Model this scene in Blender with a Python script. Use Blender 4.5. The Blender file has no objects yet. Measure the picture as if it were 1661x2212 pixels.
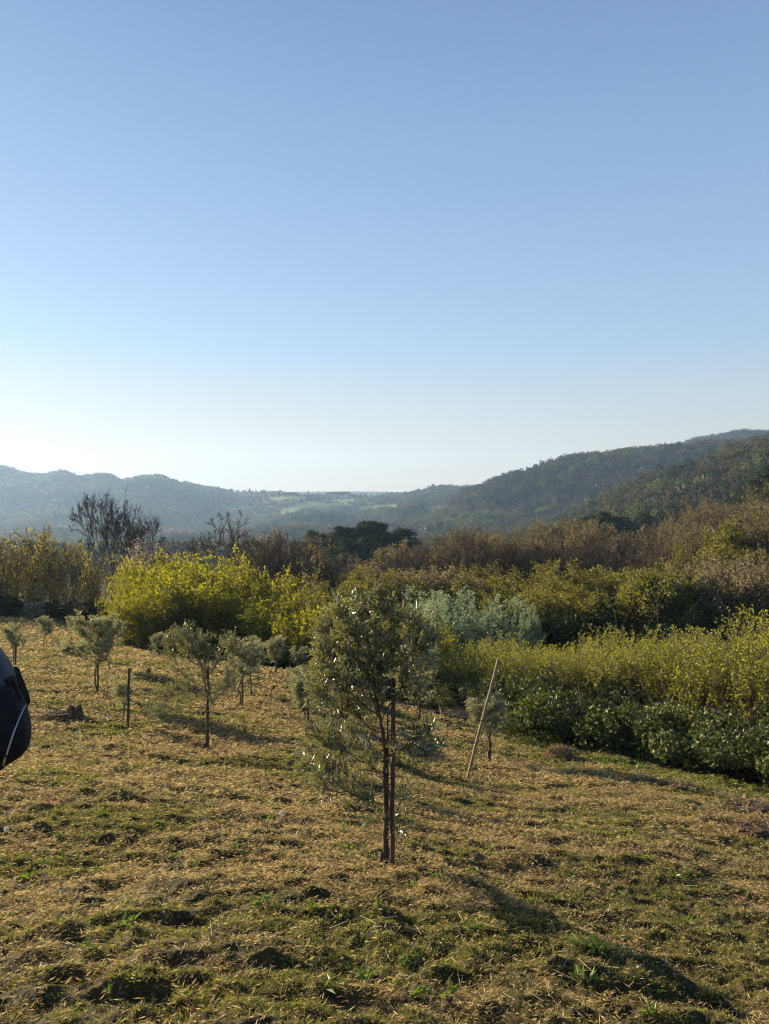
import bpy, math, random
import numpy as np
from mathutils import Vector, Matrix

SC = bpy.context.scene
COL = SC.collection

# ------------------------------------------------------------------ camera, sky, sun, exposure
F = 1598.0; CX = 830.5; CY = 1106.0; PITCH = math.radians(1.58)
cam_d = bpy.data.cameras.new('camera'); cam = bpy.data.objects.new('camera', cam_d); COL.objects.link(cam)
cam_d.sensor_fit = 'VERTICAL'; cam_d.sensor_height = 36.0; cam_d.lens = 36.0 * F / 2212.0
cam_d.clip_start = 0.05; cam_d.clip_end = 60000
cam.location = (0, 0, 0); cam.rotation_euler = (math.pi / 2 - PITCH, 0, 0)
SC.camera = cam

SUN_AZ = math.radians(-50); SUN_EL = math.radians(15.5)          # azimuth from +Y, clockwise
w = bpy.data.worlds.new("World"); SC.world = w; w.use_nodes = True
nt = w.node_tree; bg = nt.nodes['Background']
sky = nt.nodes.new('ShaderNodeTexSky'); sky.sky_type = 'NISHITA'; sky.sun_disc = False
sky.sun_elevation = SUN_EL; sky.sun_rotation = SUN_AZ
sky.altitude = 250; sky.air_density = 1.0; sky.dust_density = 0.2; sky.ozone_density = 2.0
# the Nishita sky, evened out by the thin high haze of the morning: blue overhead, paling to warm cream at the horizon
tcw = nt.nodes.new('ShaderNodeTexCoord'); sxw = nt.nodes.new('ShaderNodeSeparateXYZ'); nt.links.new(tcw.outputs['Generated'], sxw.inputs[0])
rpw = nt.nodes.new('ShaderNodeValToRGB'); nt.links.new(sxw.outputs[2], rpw.inputs[0]); els = rpw.color_ramp.elements
SKYC = [(0.0, (236, 222, 200)), (.05, (234, 224, 208)), (.11, (212, 221, 225)), (.19, (182, 211, 238)), (.28, (167, 199, 234)), (.42, (147, 181, 222)), (.56, (124, 157, 202)), (1.0, (70, 100, 160))]
def lin(c): return tuple(((v / 255 + .055) / 1.055) ** 2.4 for v in c)
els[0].position = 0; els[1].position = 1
for p, c in SKYC[1:-1]: els.new(p)
for e, (p, c) in zip(sorted(els, key=lambda e: e.position), SKYC): e.color = (*lin(c), 1)
vmw = nt.nodes.new('ShaderNodeVectorMath'); vmw.operation = 'SCALE'; nt.links.new(rpw.outputs[0], vmw.inputs[0]); vmw.inputs['Scale'].default_value = 5.1
mxw = nt.nodes.new('ShaderNodeMix'); mxw.data_type = 'RGBA'; mxw.inputs[0].default_value = .84; nt.links.new(sky.outputs[0], mxw.inputs[6]); nt.links.new(vmw.outputs[0], mxw.inputs[7])
_sd = (math.sin(SUN_AZ) * math.cos(SUN_EL), math.cos(SUN_AZ) * math.cos(SUN_EL), math.sin(SUN_EL))
dtw = nt.nodes.new('ShaderNodeVectorMath'); dtw.operation = 'DOT_PRODUCT'; nt.links.new(tcw.outputs['Generated'], dtw.inputs[0]); dtw.inputs[1].default_value = _sd
g1w = nt.nodes.new('ShaderNodeMapRange'); g1w.interpolation_type = 'SMOOTHSTEP'; nt.links.new(dtw.outputs['Value'], g1w.inputs[0]); g1w.inputs[1].default_value = .45; g1w.inputs[2].default_value = 1.0
g2w = nt.nodes.new('ShaderNodeMapRange'); g2w.interpolation_type = 'SMOOTHSTEP'; nt.links.new(sxw.outputs[2], g2w.inputs[0]); g2w.inputs[1].default_value = -.05; g2w.inputs[2].default_value = .21; g2w.inputs[3].default_value = .95; g2w.inputs[4].default_value = 0
g3w = nt.nodes.new('ShaderNodeMath'); g3w.operation = 'MULTIPLY'; nt.links.new(g1w.outputs[0], g3w.inputs[0]); nt.links.new(g2w.outputs[0], g3w.inputs[1])
glw = nt.nodes.new('ShaderNodeMix'); glw.data_type = 'RGBA'; nt.links.new(g3w.outputs[0], glw.inputs[0]); nt.links.new(mxw.outputs[2], glw.inputs[6]); glw.inputs[7].default_value = (3.7, 2.95, 2.05, 1)
nt.links.new(glw.outputs[2], bg.inputs['Color']); bg.inputs['Strength'].default_value = 0.065
sd = bpy.data.lights.new('sun', 'SUN'); sun = bpy.data.objects.new('sun', sd); COL.objects.link(sun)
sd.energy = 5.0; sd.angle = math.radians(0.6); sd.color = (1.0, 0.82, 0.59)
S = Vector((math.sin(SUN_AZ) * math.cos(SUN_EL), math.cos(SUN_AZ) * math.cos(SUN_EL), math.sin(SUN_EL)))
sun.rotation_euler = S.to_track_quat('Z', 'Y').to_euler(); sun.location = (-40, 40, 30)
SC.view_settings.view_transform = 'Standard'; SC.view_settings.look = 'None'
SC.view_settings.exposure = 1.5; SC.view_settings.gamma = 1.0
SC.cycles.max_bounces = 5; SC.cycles.diffuse_bounces = 2; SC.cycles.glossy_bounces = 2
SC.cycles.transmission_bounces = 4; SC.cycles.volume_bounces = 0; SC.cycles.transparent_max_bounces = 8
HAZE = 0.00016
SC.cycles.use_denoising = True; SC.cycles.pixel_filter_type = 'BLACKMAN_HARRIS'; SC.cycles.filter_width = 1.2

rng = np.random.default_rng(7); random.seed(7)

# ------------------------------------------------------------------ projection helpers (photo at 1661 x 2212)
cp, sp_ = math.cos(PITCH), math.sin(PITCH)
def slope_of(py):                                   # z / y of the view ray through row py
    yc = -(np.asarray(py, float) - CY) / F
    return (-sp_ + yc * cp) / (cp + yc * sp_)
def xslope(px, py):
    yc = -(py - CY) / F
    return (px - CX) / F / (cp + yc * sp_)

# ------------------------------------------------------------------ noise
_T = np.random.default_rng(3).random((8, 256, 256))
def vnoise(x, y, k=0):
    x = np.asarray(x, float); y = np.asarray(y, float)
    xi = np.floor(x).astype(int); yi = np.floor(y).astype(int); fx = x - xi; fy = y - yi
    fx = fx * fx * (3 - 2 * fx); fy = fy * fy * (3 - 2 * fy); T = _T[k % 8]
    a = T[xi & 255, yi & 255]; b = T[(xi + 1) & 255, yi & 255]; c = T[xi & 255, (yi + 1) & 255]; d = T[(xi + 1) & 255, (yi + 1) & 255]
    return (a * (1 - fx) + b * fx) * (1 - fy) + (c * (1 - fx) + d * fx) * fy - 0.5
def fbm(x, y, k=0, o=4):
    s = 0; a = 1.0
    for i in range(o):
        s = s + a * vnoise(x * 2 ** i + 17 * i, y * 2 ** i - 31 * i, k + i); a *= 0.5
    return s
def sstep(a, b, x):
    t = np.clip((x - a) / (b - a), 0, 1); return t * t * (3 - 2 * t)

# ------------------------------------------------------------------ terrain: height table, depth knots x photo columns
K = [
 (1,   [(0,3700)], 60),
 (2,   [(0,2620)], 60),
 (3.4, [(-300,2185),(0,2190),(450,2202),(830,2215),(1200,2232),(1661,2265),(2000,2290)], 60),
 (6,   [(-300,1830),(0,1842),(200,1852),(450,1862),(830,1880),(1000,1890),(1200,1908),(1400,1928),(1661,1958),(2000,1990)], 60),
 (9,   [(-300,1665),(0,1682),(200,1692),(450,1706),(640,1716),(830,1730),(1000,1748),(1200,1768),(1400,1785),(1661,1818),(2000,1840)], 60),
 (13,  [(-300,1580),(0,1596),(200,1602),(450,1618),(640,1624),(830,1642),(1000,1672),(1200,1692),(1400,1708),(1661,1742),(2000,1765)], 50),
 (18,  [(-300,1480),(0,1488),(200,1496),(450,1530),(640,1545),(830,1565),(1000,1592),(1200,1632),(1400,1655),(1661,1690),(2000,1720)], 40),
 (24,  [(-300,1430),(0,1440),(200,1443),(374,1447),(540,1455),(640,1463),(701,1474),(830,1502),(919,1516),(1000,1533),(1100,1565),(1200,1590),(1400,1620),(1661,1660),(2000,1690)], 20),
 (27.5,[(-300,1408),(0,1416),(200,1419),(374,1428),(540,1438),(640,1470),(701,1500),(830,1535),(1000,1548),(1200,1572),(1400,1600),(1661,1640),(2000,1670)], 20),
 (33,  [(-300,1375),(0,1384),(200,1390),(292,1402),(374,1440),(540,1462),(701,1500),(830,1520),(1000,1530),(1200,1540),(1400,1570),(1661,1610),(2000,1640)], 20),
 (45,  [(-300,1330),(0,1337),(100,1341),(200,1352),(292,1400),(374,1440),(540,1452),(830,1470),(1200,1490),(1400,1510),(1661,1540),(2000,1560)], 20),
 (60,  [(-300,1345),(0,1350),(200,1362),(400,1400),(830,1420),(1200,1430),(1661,1450),(2000,1450)], 40),
 (90,  [(-300,1360),(0,1365),(830,1372),(1200,1365),(1661,1350),(2000,1330)], 60),
 (140, [(-300,1300),(0,1302),(830,1310),(1200,1300),(1450,1270),(1661,1235),(2000,1180)], 60),
 (220, [(-300,1262),(0,1262),(830,1256),(1200,1240),(1450,1200),(1661,1150),(2000,1080)], 60),
 (350, [(-300,1232),(0,1232),(830,1226),(1100,1215),(1250,1190),(1450,1140),(1661,1070),(2000,1000)], 50),
 (550, [(-300,1222),(0,1220),(830,1200),(1150,1178),(1230,1155),(1262,1128),(1316,1102),(1345,1084),(1387,1073),(1461,1045),(1511,1035),(1573,1004),(1615,998),(1661,978),(2000,890)], 12),
 (800, [(-300,1205),(0,1205),(400,1200),(830,1182),(1150,1150),(1300,1120),(1450,1060),(1661,1000),(2000,920)], 40),
 (1100,[(-300,1180),(0,1180),(220,1165),(330,1178),(480,1176),(640,1140),(780,1160),(900,1124),(1000,1086),(1040,1068),(1076,1052),(1138,1035),(1171,1024),(1204,1012),(1221,1003),(1262,1005),(1304,998),(1407,990),(1470,985),(1532,979),(1661,966),(2000,933)], 10),
 (1450,[(-300,1114),(0,1119),(200,1094),(300,1104),(400,1134),(560,1122),(640,1099),(760,1112),(900,1094),(1000,1079),(1076,1062),(1138,1052),(1300,1029),(1661,984),(2000,944)], 25),
 (1900,[(-300,1011),(0,1016),(29,1024),(65,1036),(107,1036),(136,1027),(169,1041),(205,1036),(234,1036),(266,1051),(299,1041),(344,1038),(387,1053),(432,1059),(481,1062),(536,1064),(616,1067),(665,1072),(713,1073),(762,1073),(811,1073),(876,1068),(918,1064),(960,1061),(1006,1065),(1060,1066),(1150,1064),(1300,1034),(1430,994),(1490,962),(1532,955),(1602,945),(1661,947),(2000,939)], 5),
 (2400,[(-300,1120),(0,1125),(830,1130),(1661,1090),(2000,1090)], 60),
 (2700,[(0,1125)], 60), (3150,[(-300,1062),(200,1061),(620,1062.5),(760,1061),(900,1063),(1500,1062)], 30), (3400,[(0,1090)], 60), (3700,[(0,1120)],60)]
PXG = np.arange(-900, 2601, 4.0)
Z = []
for d, pts, sg in K:
    a = np.interp(PXG, [p[0] for p in pts], [slope_of(p[1]) * d for p in pts])
    if d == 1: a[:] = -1.65
    if d == 2: a[:] = -1.95
    n = max(1, int(sg / 4 * 2)); kx = np.arange(-n, n + 1) * 4.0; kr = np.exp(-kx ** 2 / (2 * sg * sg)); kr /= kr.sum()
    Z.append(np.convolve(np.pad(a, n, mode='edge'), kr, mode='valid'))
Z = np.array(Z); LK = np.log([k[0] for k in K])
def pchip(x, y, xq):
    h = np.diff(x)[:, None]; dl = np.diff(y, axis=0) / h
    m = np.zeros_like(y); m[0] = dl[0]; m[-1] = dl[-1]
    w1 = 2 * h[1:] + h[:-1]; w2 = h[1:] + 2 * h[:-1]; ok = dl[1:] * dl[:-1] > 0
    with np.errstate(all='ignore'): mm = (w1 + w2) / (w1 / dl[:-1] + w2 / dl[1:])
    m[1:-1] = np.where(ok, mm, 0)
    i = np.clip(np.searchsorted(x, xq) - 1, 0, len(x) - 2); t = ((xq - x[i]) / h[i, 0])[:, None]; H = h[i]
    return (2*t**3-3*t**2+1)*y[i] + (t**3-2*t**2+t)*H*m[i] + (-2*t**3+3*t**2)*y[i+1] + (t**3-t**2)*H*m[i+1]
LG = np.linspace(LK[0], LK[-1], 900); ZG = pchip(LK, Z, LG)

def cover(x, y):
    """1 on the open olive field, 0 where woodland and scrub begin."""
    px = CX + F * x / np.maximum(y, .1)
    edge = np.interp(px, [-400, 0, 200, 292, 374, 540, 640, 701, 830, 919, 1000, 1100, 1250, 1400, 1661, 2000],
                     [50, 46, 42, 33, 28.5, 28.5, 26.5, 25, 22.5, 21.8, 21.5, 21.5, 20, 18.6, 16, 14])
    return 1 - sstep(edge - .4, edge + .6, y)
def gz(x, y, micro=True):
    x = np.asarray(x, float); y = np.asarray(y, float)
    r = np.hypot(x, y); a = np.clip(np.arctan2(x, y), -0.87, 0.80)
    D = np.maximum(r * np.cos(a), 1.0); px = CX + F * np.tan(a)
    u = np.clip((px - PXG[0]) / 4.0, 0, len(PXG) - 1.001); v = np.clip((np.log(D) - LG[0]) / (LG[1] - LG[0]), 0, len(LG) - 1.001)
    ui = u.astype(int); vi = v.astype(int); fu = u - ui; fv = v - vi
    z = (ZG[vi, ui] * (1 - fu) + ZG[vi, ui + 1] * fu) * (1 - fv) + (ZG[vi + 1, ui] * (1 - fu) + ZG[vi + 1, ui + 1] * fu) * fv
    far = sstep(150, 700, D) * 1
    crest = np.minimum(1, np.abs(np.log(D / 1900.)) * 8) * np.minimum(1, np.abs(np.log(D / 1100.)) * 8 + (px < 1000)) * (D < 2600)
    z = z + far * crest * (fbm(x / 210, y / 210, 1, 4) * 26 * np.minimum(1, D / 1400))
    # the field: swells, a low bank, tufts and windrows of clippings
    near = 1 - sstep(60, 90, D)
    z = z + near * (vnoise(x / 2.3, y / 1.7, 2) * .12 + vnoise(x / 1.1 + 9, y / .8, 3) * .07) * sstep(1.5, 3, r)
    s = (y - 5.9) + 1.55 * (x - .2)                      # bank falling to the right of the big olive
    along = np.exp(-((x - 1.7) / 2.3) ** 2)
    z = z + .40 * along * (.5 - sstep(-.35, .45, s)) * sstep(2.0, 3.2, y)
    z = z + .20 * np.exp(-((x + .9) / 1.7) ** 2 - ((y - 3.9) / 1.3) ** 2)          # rounded shoulder of the bank
    if micro:
        fade = near * sstep(1.2, 2.2, r)
        row = np.abs(vnoise(x * 1.1 + .5 * y, y * 3.1, 4)) * 2
        z = z + fade * (.06 * row + .07 * np.maximum(0, vnoise(x * 3.4, y * 6.0, 5) + .05) + .075 * vnoise(x * 7, y * 10, 6) + .03 * vnoise(x * 20, y * 26, 7))
    return z
def gz1(x, y): return float(gz(np.array([x]), np.array([y]))[0])
_ds = np.exp(np.linspace(math.log(1.5), math.log(3000), 2500))
def hit(px, py):
    xs = xslope(px, py) * _ds; g = gz(xs, _ds); r = slope_of(py) * _ds
    i = np.argmax(g >= r) if (g >= r).any() else len(_ds) - 1
    return float(xs[i]), float(_ds[i]), float(g[i])
def at(px, D):                                    # ground point under column px at depth D
    x = (px - CX) / F * D; return x, D, gz1(x, D)
def top_h(py, D, z): return float(slope_of(py)) * D - z

# ------------------------------------------------------------------ tagging and mesh helpers
def tag(o, label=None, cat=None, group=None, kind=None):
    if label: o['label'] = label
    if cat: o['category'] = cat
    if group: o['group'] = group
    if kind: o['kind'] = kind
    return o
def thing(name, loc, label, cat, group=None, rz=0.0, sc=1.0):
    o = bpy.data.objects.new(name, None); COL.objects.link(o); o.location = loc; o.rotation_euler = (0, 0, rz)
    o.scale = (sc, sc, sc) if not isinstance(sc, tuple) else sc; o.empty_display_size = .3
    return tag(o, label, cat, group)
def mesh_np(name, V, Fc, mats=(), smooth=False, attr=None, midx=None):
    V = np.asarray(V, np.float32); Fc = np.asarray(Fc, np.int32); n, k = Fc.shape
    m = bpy.data.meshes.new(name); m.vertices.add(len(V)); m.vertices.foreach_set('co', V.ravel())
    m.loops.add(n * k); m.loops.foreach_set('vertex_index', Fc.ravel())
    m.polygons.add(n); m.polygons.foreach_set('loop_start', np.arange(0, n * k, k, dtype=np.int32))
    try: m.polygons.foreach_set('loop_total', np.full(n, k, np.int32))
    except Exception: pass
    if midx is not None: m.polygons.foreach_set('material_index', np.asarray(midx, np.int32))
    m.polygons.foreach_set('use_smooth', np.full(n, smooth, bool))
    for mt in mats: m.materials.append(mt)
    if attr:
        for nm, (dom, arr) in attr.items():
            arr = np.asarray(arr, np.float32)
            if arr.ndim == 1:
                a = m.attributes.new(nm, 'FLOAT', dom); a.data.foreach_set('value', arr)
            else:
                a = m.attributes.new(nm, 'FLOAT_COLOR', dom)
                a.data.foreach_set('color', np.concatenate([arr, np.ones((len(arr), 1), np.float32)], 1).ravel())
    m.update(calc_edges=True); m.validate(); return m
def mobj(name, mesh, parent=None, loc=None):
    o = bpy.data.objects.new(name, mesh); COL.objects.link(o)
    if parent is not None: o.parent = parent
    if loc is not None: o.location = loc
    return o
def nrm(v): return v / np.maximum(np.linalg.norm(v, axis=-1, keepdims=True), 1e-9)
def tubes(P0, P1, R0, R1, k=5):
    """Tapered tube per segment."""
    P0 = np.asarray(P0, float); P1 = np.asarray(P1, float); R0 = np.asarray(R0, float); R1 = np.asarray(R1, float); n = len(P0)
    d = nrm(P1 - P0); ref = np.where(np.abs(d[:, 2:3]) > .9, np.array([[1., 0, 0]]), np.array([[0, 0, 1.]]))
    u = nrm(np.cross(d, ref)); v = np.cross(d, u); an = np.arange(k) * 2 * math.pi / k
    c = np.cos(an)[None, :, None] * u[:, None] + np.sin(an)[None, :, None] * v[:, None]
    A = (P0 - d * R0[:, None] * .3)[:, None] + c * R0[:, None, None]; B = P1[:, None] + c * R1[:, None, None]
    V = np.concatenate([A, B], 1).reshape(-1, 3); i = np.arange(k); j = (i + 1) % k
    f = np.stack([i, j, j + k, i + k], 1); Fc = (f[None] + (np.arange(n) * 2 * k)[:, None, None]).reshape(-1, 4)
    return V, Fc
def leafquads(P, D, L, W, rg, fold=.25, up=.5):
    """Kite shaped leaves: base P, direction D, length L, width W."""
    n = len(P); D = nrm(D); nn = rg.normal(size=(n, 3)) * (1 - up); nn[:, 2] += up
    s = nrm(np.cross(D, nn)); nn = np.cross(s, D)
    L = np.asarray(L).reshape(-1, 1) * np.ones((n, 1)); W = np.asarray(W).reshape(-1, 1) * np.ones((n, 1))
    mid = P + D * L * .45
    V = np.stack([P, mid + s * W / 2 + nn * W * fold, P + D * L - nn * L * .08, mid - s * W / 2 + nn * W * fold], 1).reshape(-1, 3)
    return V, np.arange(n * 4).reshape(-1, 4)
def rdir(rg, n): return nrm(rg.normal(size=(n, 3)))
def join(parts):
    V = []; Fc = []; o = 0
    for v, f in parts: V.append(v); Fc.append(f + o); o += len(v)
    return np.concatenate(V), np.concatenate(Fc)

# ------------------------------------------------------------------ materials
def nodes(mt):
    mt.use_nodes = True; t = mt.node_tree; t.nodes.clear(); return t, t.nodes, t.links
def mix(t, a, b, fac, bt='MIX'):
    n = t.nodes.new('ShaderNodeMix'); n.data_type = 'RGBA'; n.blend_type = bt
    for s, v in ((0, fac), (6, a), (7, b)):
        if hasattr(v, 'links'): t.links.new(v, n.inputs[s])
        else: n.inputs[s].default_value = v if s == 0 else (*v, 1)
    return n.outputs[2]
def noise(t, scale, detail=3, co=None, dim='3D'):
    n = t.nodes.new('ShaderNodeTexNoise'); n.inputs['Scale'].default_value = scale; n.inputs['Detail'].default_value = detail
    if co is not None: t.links.new(co, n.inputs['Vector'])
    return n.outputs['Fac']
def ramp(t, fac, a, b):
    n = t.nodes.new('ShaderNodeMapRange'); n.inputs[1].default_value = a; n.inputs[2].default_value = b; t.links.new(fac, n.inputs[0]); return n.outputs[0]
def leafmat(name, c1, c2, tr=None, trans=.5, gloss=.0, rough=.4, obj=.35, attr=None, back=None):
    """Leaf: diffuse + light passing through + sheen. c1..c2 vary from tree to tree and clump to clump."""
    mt = bpy.data.materials.new(name); t, N, Lk = nodes(mt)
    oi = N.new('ShaderNodeObjectInfo'); ge = N.new('ShaderNodeNewGeometry'); tc = N.new('ShaderNodeTexCoord')
    if attr:
        at_ = N.new('ShaderNodeAttribute'); at_.attribute_type = 'INSTANCER'; at_.attribute_name = attr; col = at_.outputs['Color']
        col = mix(t, col, (1.5, 1.45, 1.3), ramp(t, ge.outputs['Random Per Island'], -.2, 1.2), 'MULTIPLY')
    else:
        nf = ramp(t, noise(t, 1.1, 2, tc.outputs['Object']), .3, .7)
        f = N.new('ShaderNodeMath'); f.operation = 'MULTIPLY_ADD'; Lk.new(ge.outputs['Random Per Island'], f.inputs[0]); f.inputs[1].default_value = .45
        g = N.new('ShaderNodeMath'); g.operation = 'MULTIPLY_ADD'; Lk.new(oi.outputs['Random'], g.inputs[0]); g.inputs[1].default_value = obj
        h = N.new('ShaderNodeMath'); h.operation = 'MULTIPLY'; Lk.new(nf, h.inputs[0]); h.inputs[1].default_value = .35
        Lk.new(h.outputs[0], g.inputs[2]); Lk.new(g.outputs[0], f.inputs[2])
        col = mix(t, c1, c2, f.outputs[0])
    if back: 
        col2 = mix(t, col, back, ge.outputs['Backfacing'])
    else: col2 = col
    df = N.new('ShaderNodeBsdfDiffuse'); Lk.new(col2, df.inputs[0])
    tl = N.new('ShaderNodeBsdfTranslucent')
    Lk.new(mix(t, col, tr or (1.3, 1.3, .7), 1.0, 'MULTIPLY'), tl.inputs[0])
    ms = N.new('ShaderNodeMixShader'); ms.inputs[0].default_value = trans; Lk.new(df.outputs[0], ms.inputs[1]); Lk.new(tl.outputs[0], ms.inputs[2])
    out = N.new('ShaderNodeOutputMaterial'); sh = ms.outputs[0]
    if gloss > 0:
        gl = N.new('ShaderNodeBsdfGlossy'); gl.inputs['Roughness'].default_value = rough; gl.inputs[0].default_value = (.9, .9, .85, 1)
        m2 = N.new('ShaderNodeMixShader'); m2.inputs[0].default_value = gloss; Lk.new(sh, m2.inputs[1]); Lk.new(gl.outputs[0], m2.inputs[2]); sh = m2.outputs[0]
    Lk.new(sh, out.inputs[0]); return mt
def solid(name, c1, c2, scale=8, rough=.8, bump=.0, stretch=None, spec=.3):
    mt = bpy.data.materials.new(name); t, N, Lk = nodes(mt); tc = N.new('ShaderNodeTexCoord')
    mp = N.new('ShaderNodeMapping'); Lk.new(tc.outputs['Object'], mp.inputs[0])
    if stretch: mp.inputs['Scale'].default_value = stretch
    f = noise(t, scale, 5, mp.outputs[0]); b = N.new('ShaderNodeBsdfPrincipled'); o = N.new('ShaderNodeOutputMaterial')
    Lk.new(mix(t, c1, c2, ramp(t, f, .35, .65)), b.inputs['Base Color']); b.inputs['Roughness'].default_value = rough
    b.inputs['Specular IOR Level'].default_value = spec
    if bump:
        bu = N.new('ShaderNodeBump'); bu.inputs['Strength'].default_value = bump; bu.inputs['Distance'].default_value = .02; Lk.new(f, bu.inputs['Height']); Lk.new(bu.outputs[0], b.inputs['Normal'])
    Lk.new(b.outputs[0], o.inputs[0]); return mt

M = {}
M['bark'] = solid('bark_dark', (.045, .035, .026), (.09, .072, .055), 14, .9, .6, (1, 1, .25))
M['bark_grey'] = solid('bark_grey', (.12, .10, .08), (.2, .175, .14), 14, .9, .4, (1, 1, .25))
M['bark_brown'] = solid('bark_brown', (.085, .066, .048), (.15, .12, .09), 10, .9, .4, (1, 1, .25))
M['bark_olive'] = solid('bark_olive', (.07, .052, .035), (.15, .115, .08), 30, .9, .7, (1, 1, .3))
M['stake'] = solid('stake_wood', (.05, .035, .024), (.13, .09, .06), 40, .85, .5, (1, 1, .08))
M['stake_light'] = solid('stake_wood_light', (.24, .17, .10), (.40, .30, .18), 40, .8, .4, (1, 1, .08))
M['cane'] = solid('cane', (.06, .035, .02), (.11, .06, .035), 40, .7)
M['band'] = solid('tie_band', (.012, .012, .012), (.02, .02, .02), 10, .6)
M['olive_leaf'] = leafmat('olive_leaf', (.075, .088, .036), (.20, .205, .09), (1.6, 1.5, .5), .28, .11, .42, .25, back=(.27, .26, .16))
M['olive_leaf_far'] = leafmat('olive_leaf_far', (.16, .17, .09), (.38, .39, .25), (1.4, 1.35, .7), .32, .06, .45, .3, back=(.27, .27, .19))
M['yellow'] = leafmat('yellow_green_leaf', (.12, .115, .008), (.27, .26, .018), (1.35, 1.35, .5), .6, .03, .5, .3)
M['yellow_r'] = leafmat('fresh_green_leaf', (.13, .14, .012), (.31, .31, .026), (1.3, 1.3, .6), .5, .03, .5, .3)
M['gold'] = leafmat('golden_leaf', (.14, .125, .025), (.32, .285, .07), (1.3, 1.25, .6), .6, .03, .5, .3)
M['bud_brown'] = leafmat('brown_bud', (.08, .066, .036), (.23, .20, .11), (1.2, 1.1, .7), .4, 0, .5, .7)
M['bud_olive'] = leafmat('olive_bud', (.08, .075, .02), (.25, .23, .06), (1.2, 1.2, .7), .45, 0, .5, .7)
M['bud_tan'] = leafmat('tan_bud', (.14, .12, .07), (.29, .25, .15), (1.2, 1.1, .8), .4, 0, .5, .4)
M['bud_pink'] = leafmat('pale_blossom', (.34, .28, .22), (.55, .48, .42), (1.1, 1.0, .9), .4, 0, .5, .4)
M['green'] = leafmat('spring_leaf', (.08, .085, .022), (.18, .175, .045), (1.3, 1.3, .6), .45, .02, .5, .4)
M['silver'] = leafmat('silver_leaf', (.21, .27, .155), (.38, .44, .28), (1.1, 1.15, .8), .35, .04, .5, .2)
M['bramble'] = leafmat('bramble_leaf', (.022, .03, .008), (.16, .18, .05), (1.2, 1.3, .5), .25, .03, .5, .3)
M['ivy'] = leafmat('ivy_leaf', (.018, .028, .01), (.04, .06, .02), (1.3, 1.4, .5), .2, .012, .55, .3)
M['pine'] = leafmat('pine_needle', (.03, .042, .025), (.11, .13, .075), (1, 1, .7), .18, .0, .5, .3)
M['weed'] = leafmat('weed_leaf', (.08, .14, .02), (.16, .24, .04), (1.3, 1.3, .5), .4, .04, .4, .3)
M['wood'] = leafmat('far_wood', None, None, (1.15, 1.15, .8), .3, attr='tint')

# ground material: vertex colour holds the true cover (straw, soil, woodland floor, meadow), broken up by noise
def groundmat():
    mt = bpy.data.materials.new('ground'); t, N, Lk = nodes(mt); tc = N.new('ShaderNodeTexCoord'); co = tc.outputs['Object']
    a = N.new('ShaderNodeAttribute'); a.attribute_name = 'cover'
    c = mix(t, a.outputs['Color'], (.45, .42, .4), ramp(t, noise(t, 9, 6, co), .62, .38), 'MULTIPLY')
    c = mix(t, c, (1.5, 1.35, 1.1), ramp(t, noise(t, 45, 4, co), .5, .75), 'MULTIPLY')
    b = N.new('ShaderNodeBsdfPrincipled'); b.inputs['Roughness'].default_value = .95; b.inputs['Specular IOR Level'].default_value = .15
    Lk.new(c, b.inputs['Base Color']); bu = N.new('ShaderNodeBump'); bu.inputs['Strength'].default_value = .8; bu.inputs['Distance'].default_value = .03
    Lk.new(noise(t, 22, 8, co), bu.inputs['Height']); Lk.new(bu.outputs[0], b.inputs['Normal'])
    o = N.new('ShaderNodeOutputMaterial'); Lk.new(b.outputs[0], o.inputs[0]); return mt
M['ground'] = groundmat()

# meadow and vineyard patches on the middle ridge (photo columns / depth along the slope)
def inpoly(px, py, poly):
    c = np.zeros(px.shape, bool); n = len(poly)
    for i in range(n):
        x1, y1 = poly[i]; x2, y2 = poly[(i + 1) % n]
        s = ((y1 > py) != (y2 > py)) & (px < (x2 - x1) * (py - y1) / ((y2 - y1) + 1e-9) + x1); c ^= s
    return c
MEADOWS = [[(648,1120),(690,1092),(722,1079),(772,1077),(765,1083),(735,1098),(690,1113)],
           [(608,1100),(640,1088),(700,1079),(716,1080),(668,1099),(636,1115),(600,1118)],
           [(560,1075),(650,1071),(665,1077),(600,1079)],
           [(775,1094),(870,1088),(900,1092),(840,1104),(780,1110)],
           [(900,1100),(960,1092),(985,1096),(930,1108)]]
def meadow(x, y, dz=0.):
    z = gz(x, y) + dz; px = CX + F * x / np.maximum(y, 1)
    s = z / np.maximum(y, 1); th = np.arctan(s) + PITCH; py = CY - F * np.tan(th)
    m = np.zeros(px.shape, bool)
    for p in MEADOWS: m |= inpoly(px, py, p)
    return m & (y > 1000) & (y < 2000)

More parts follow.
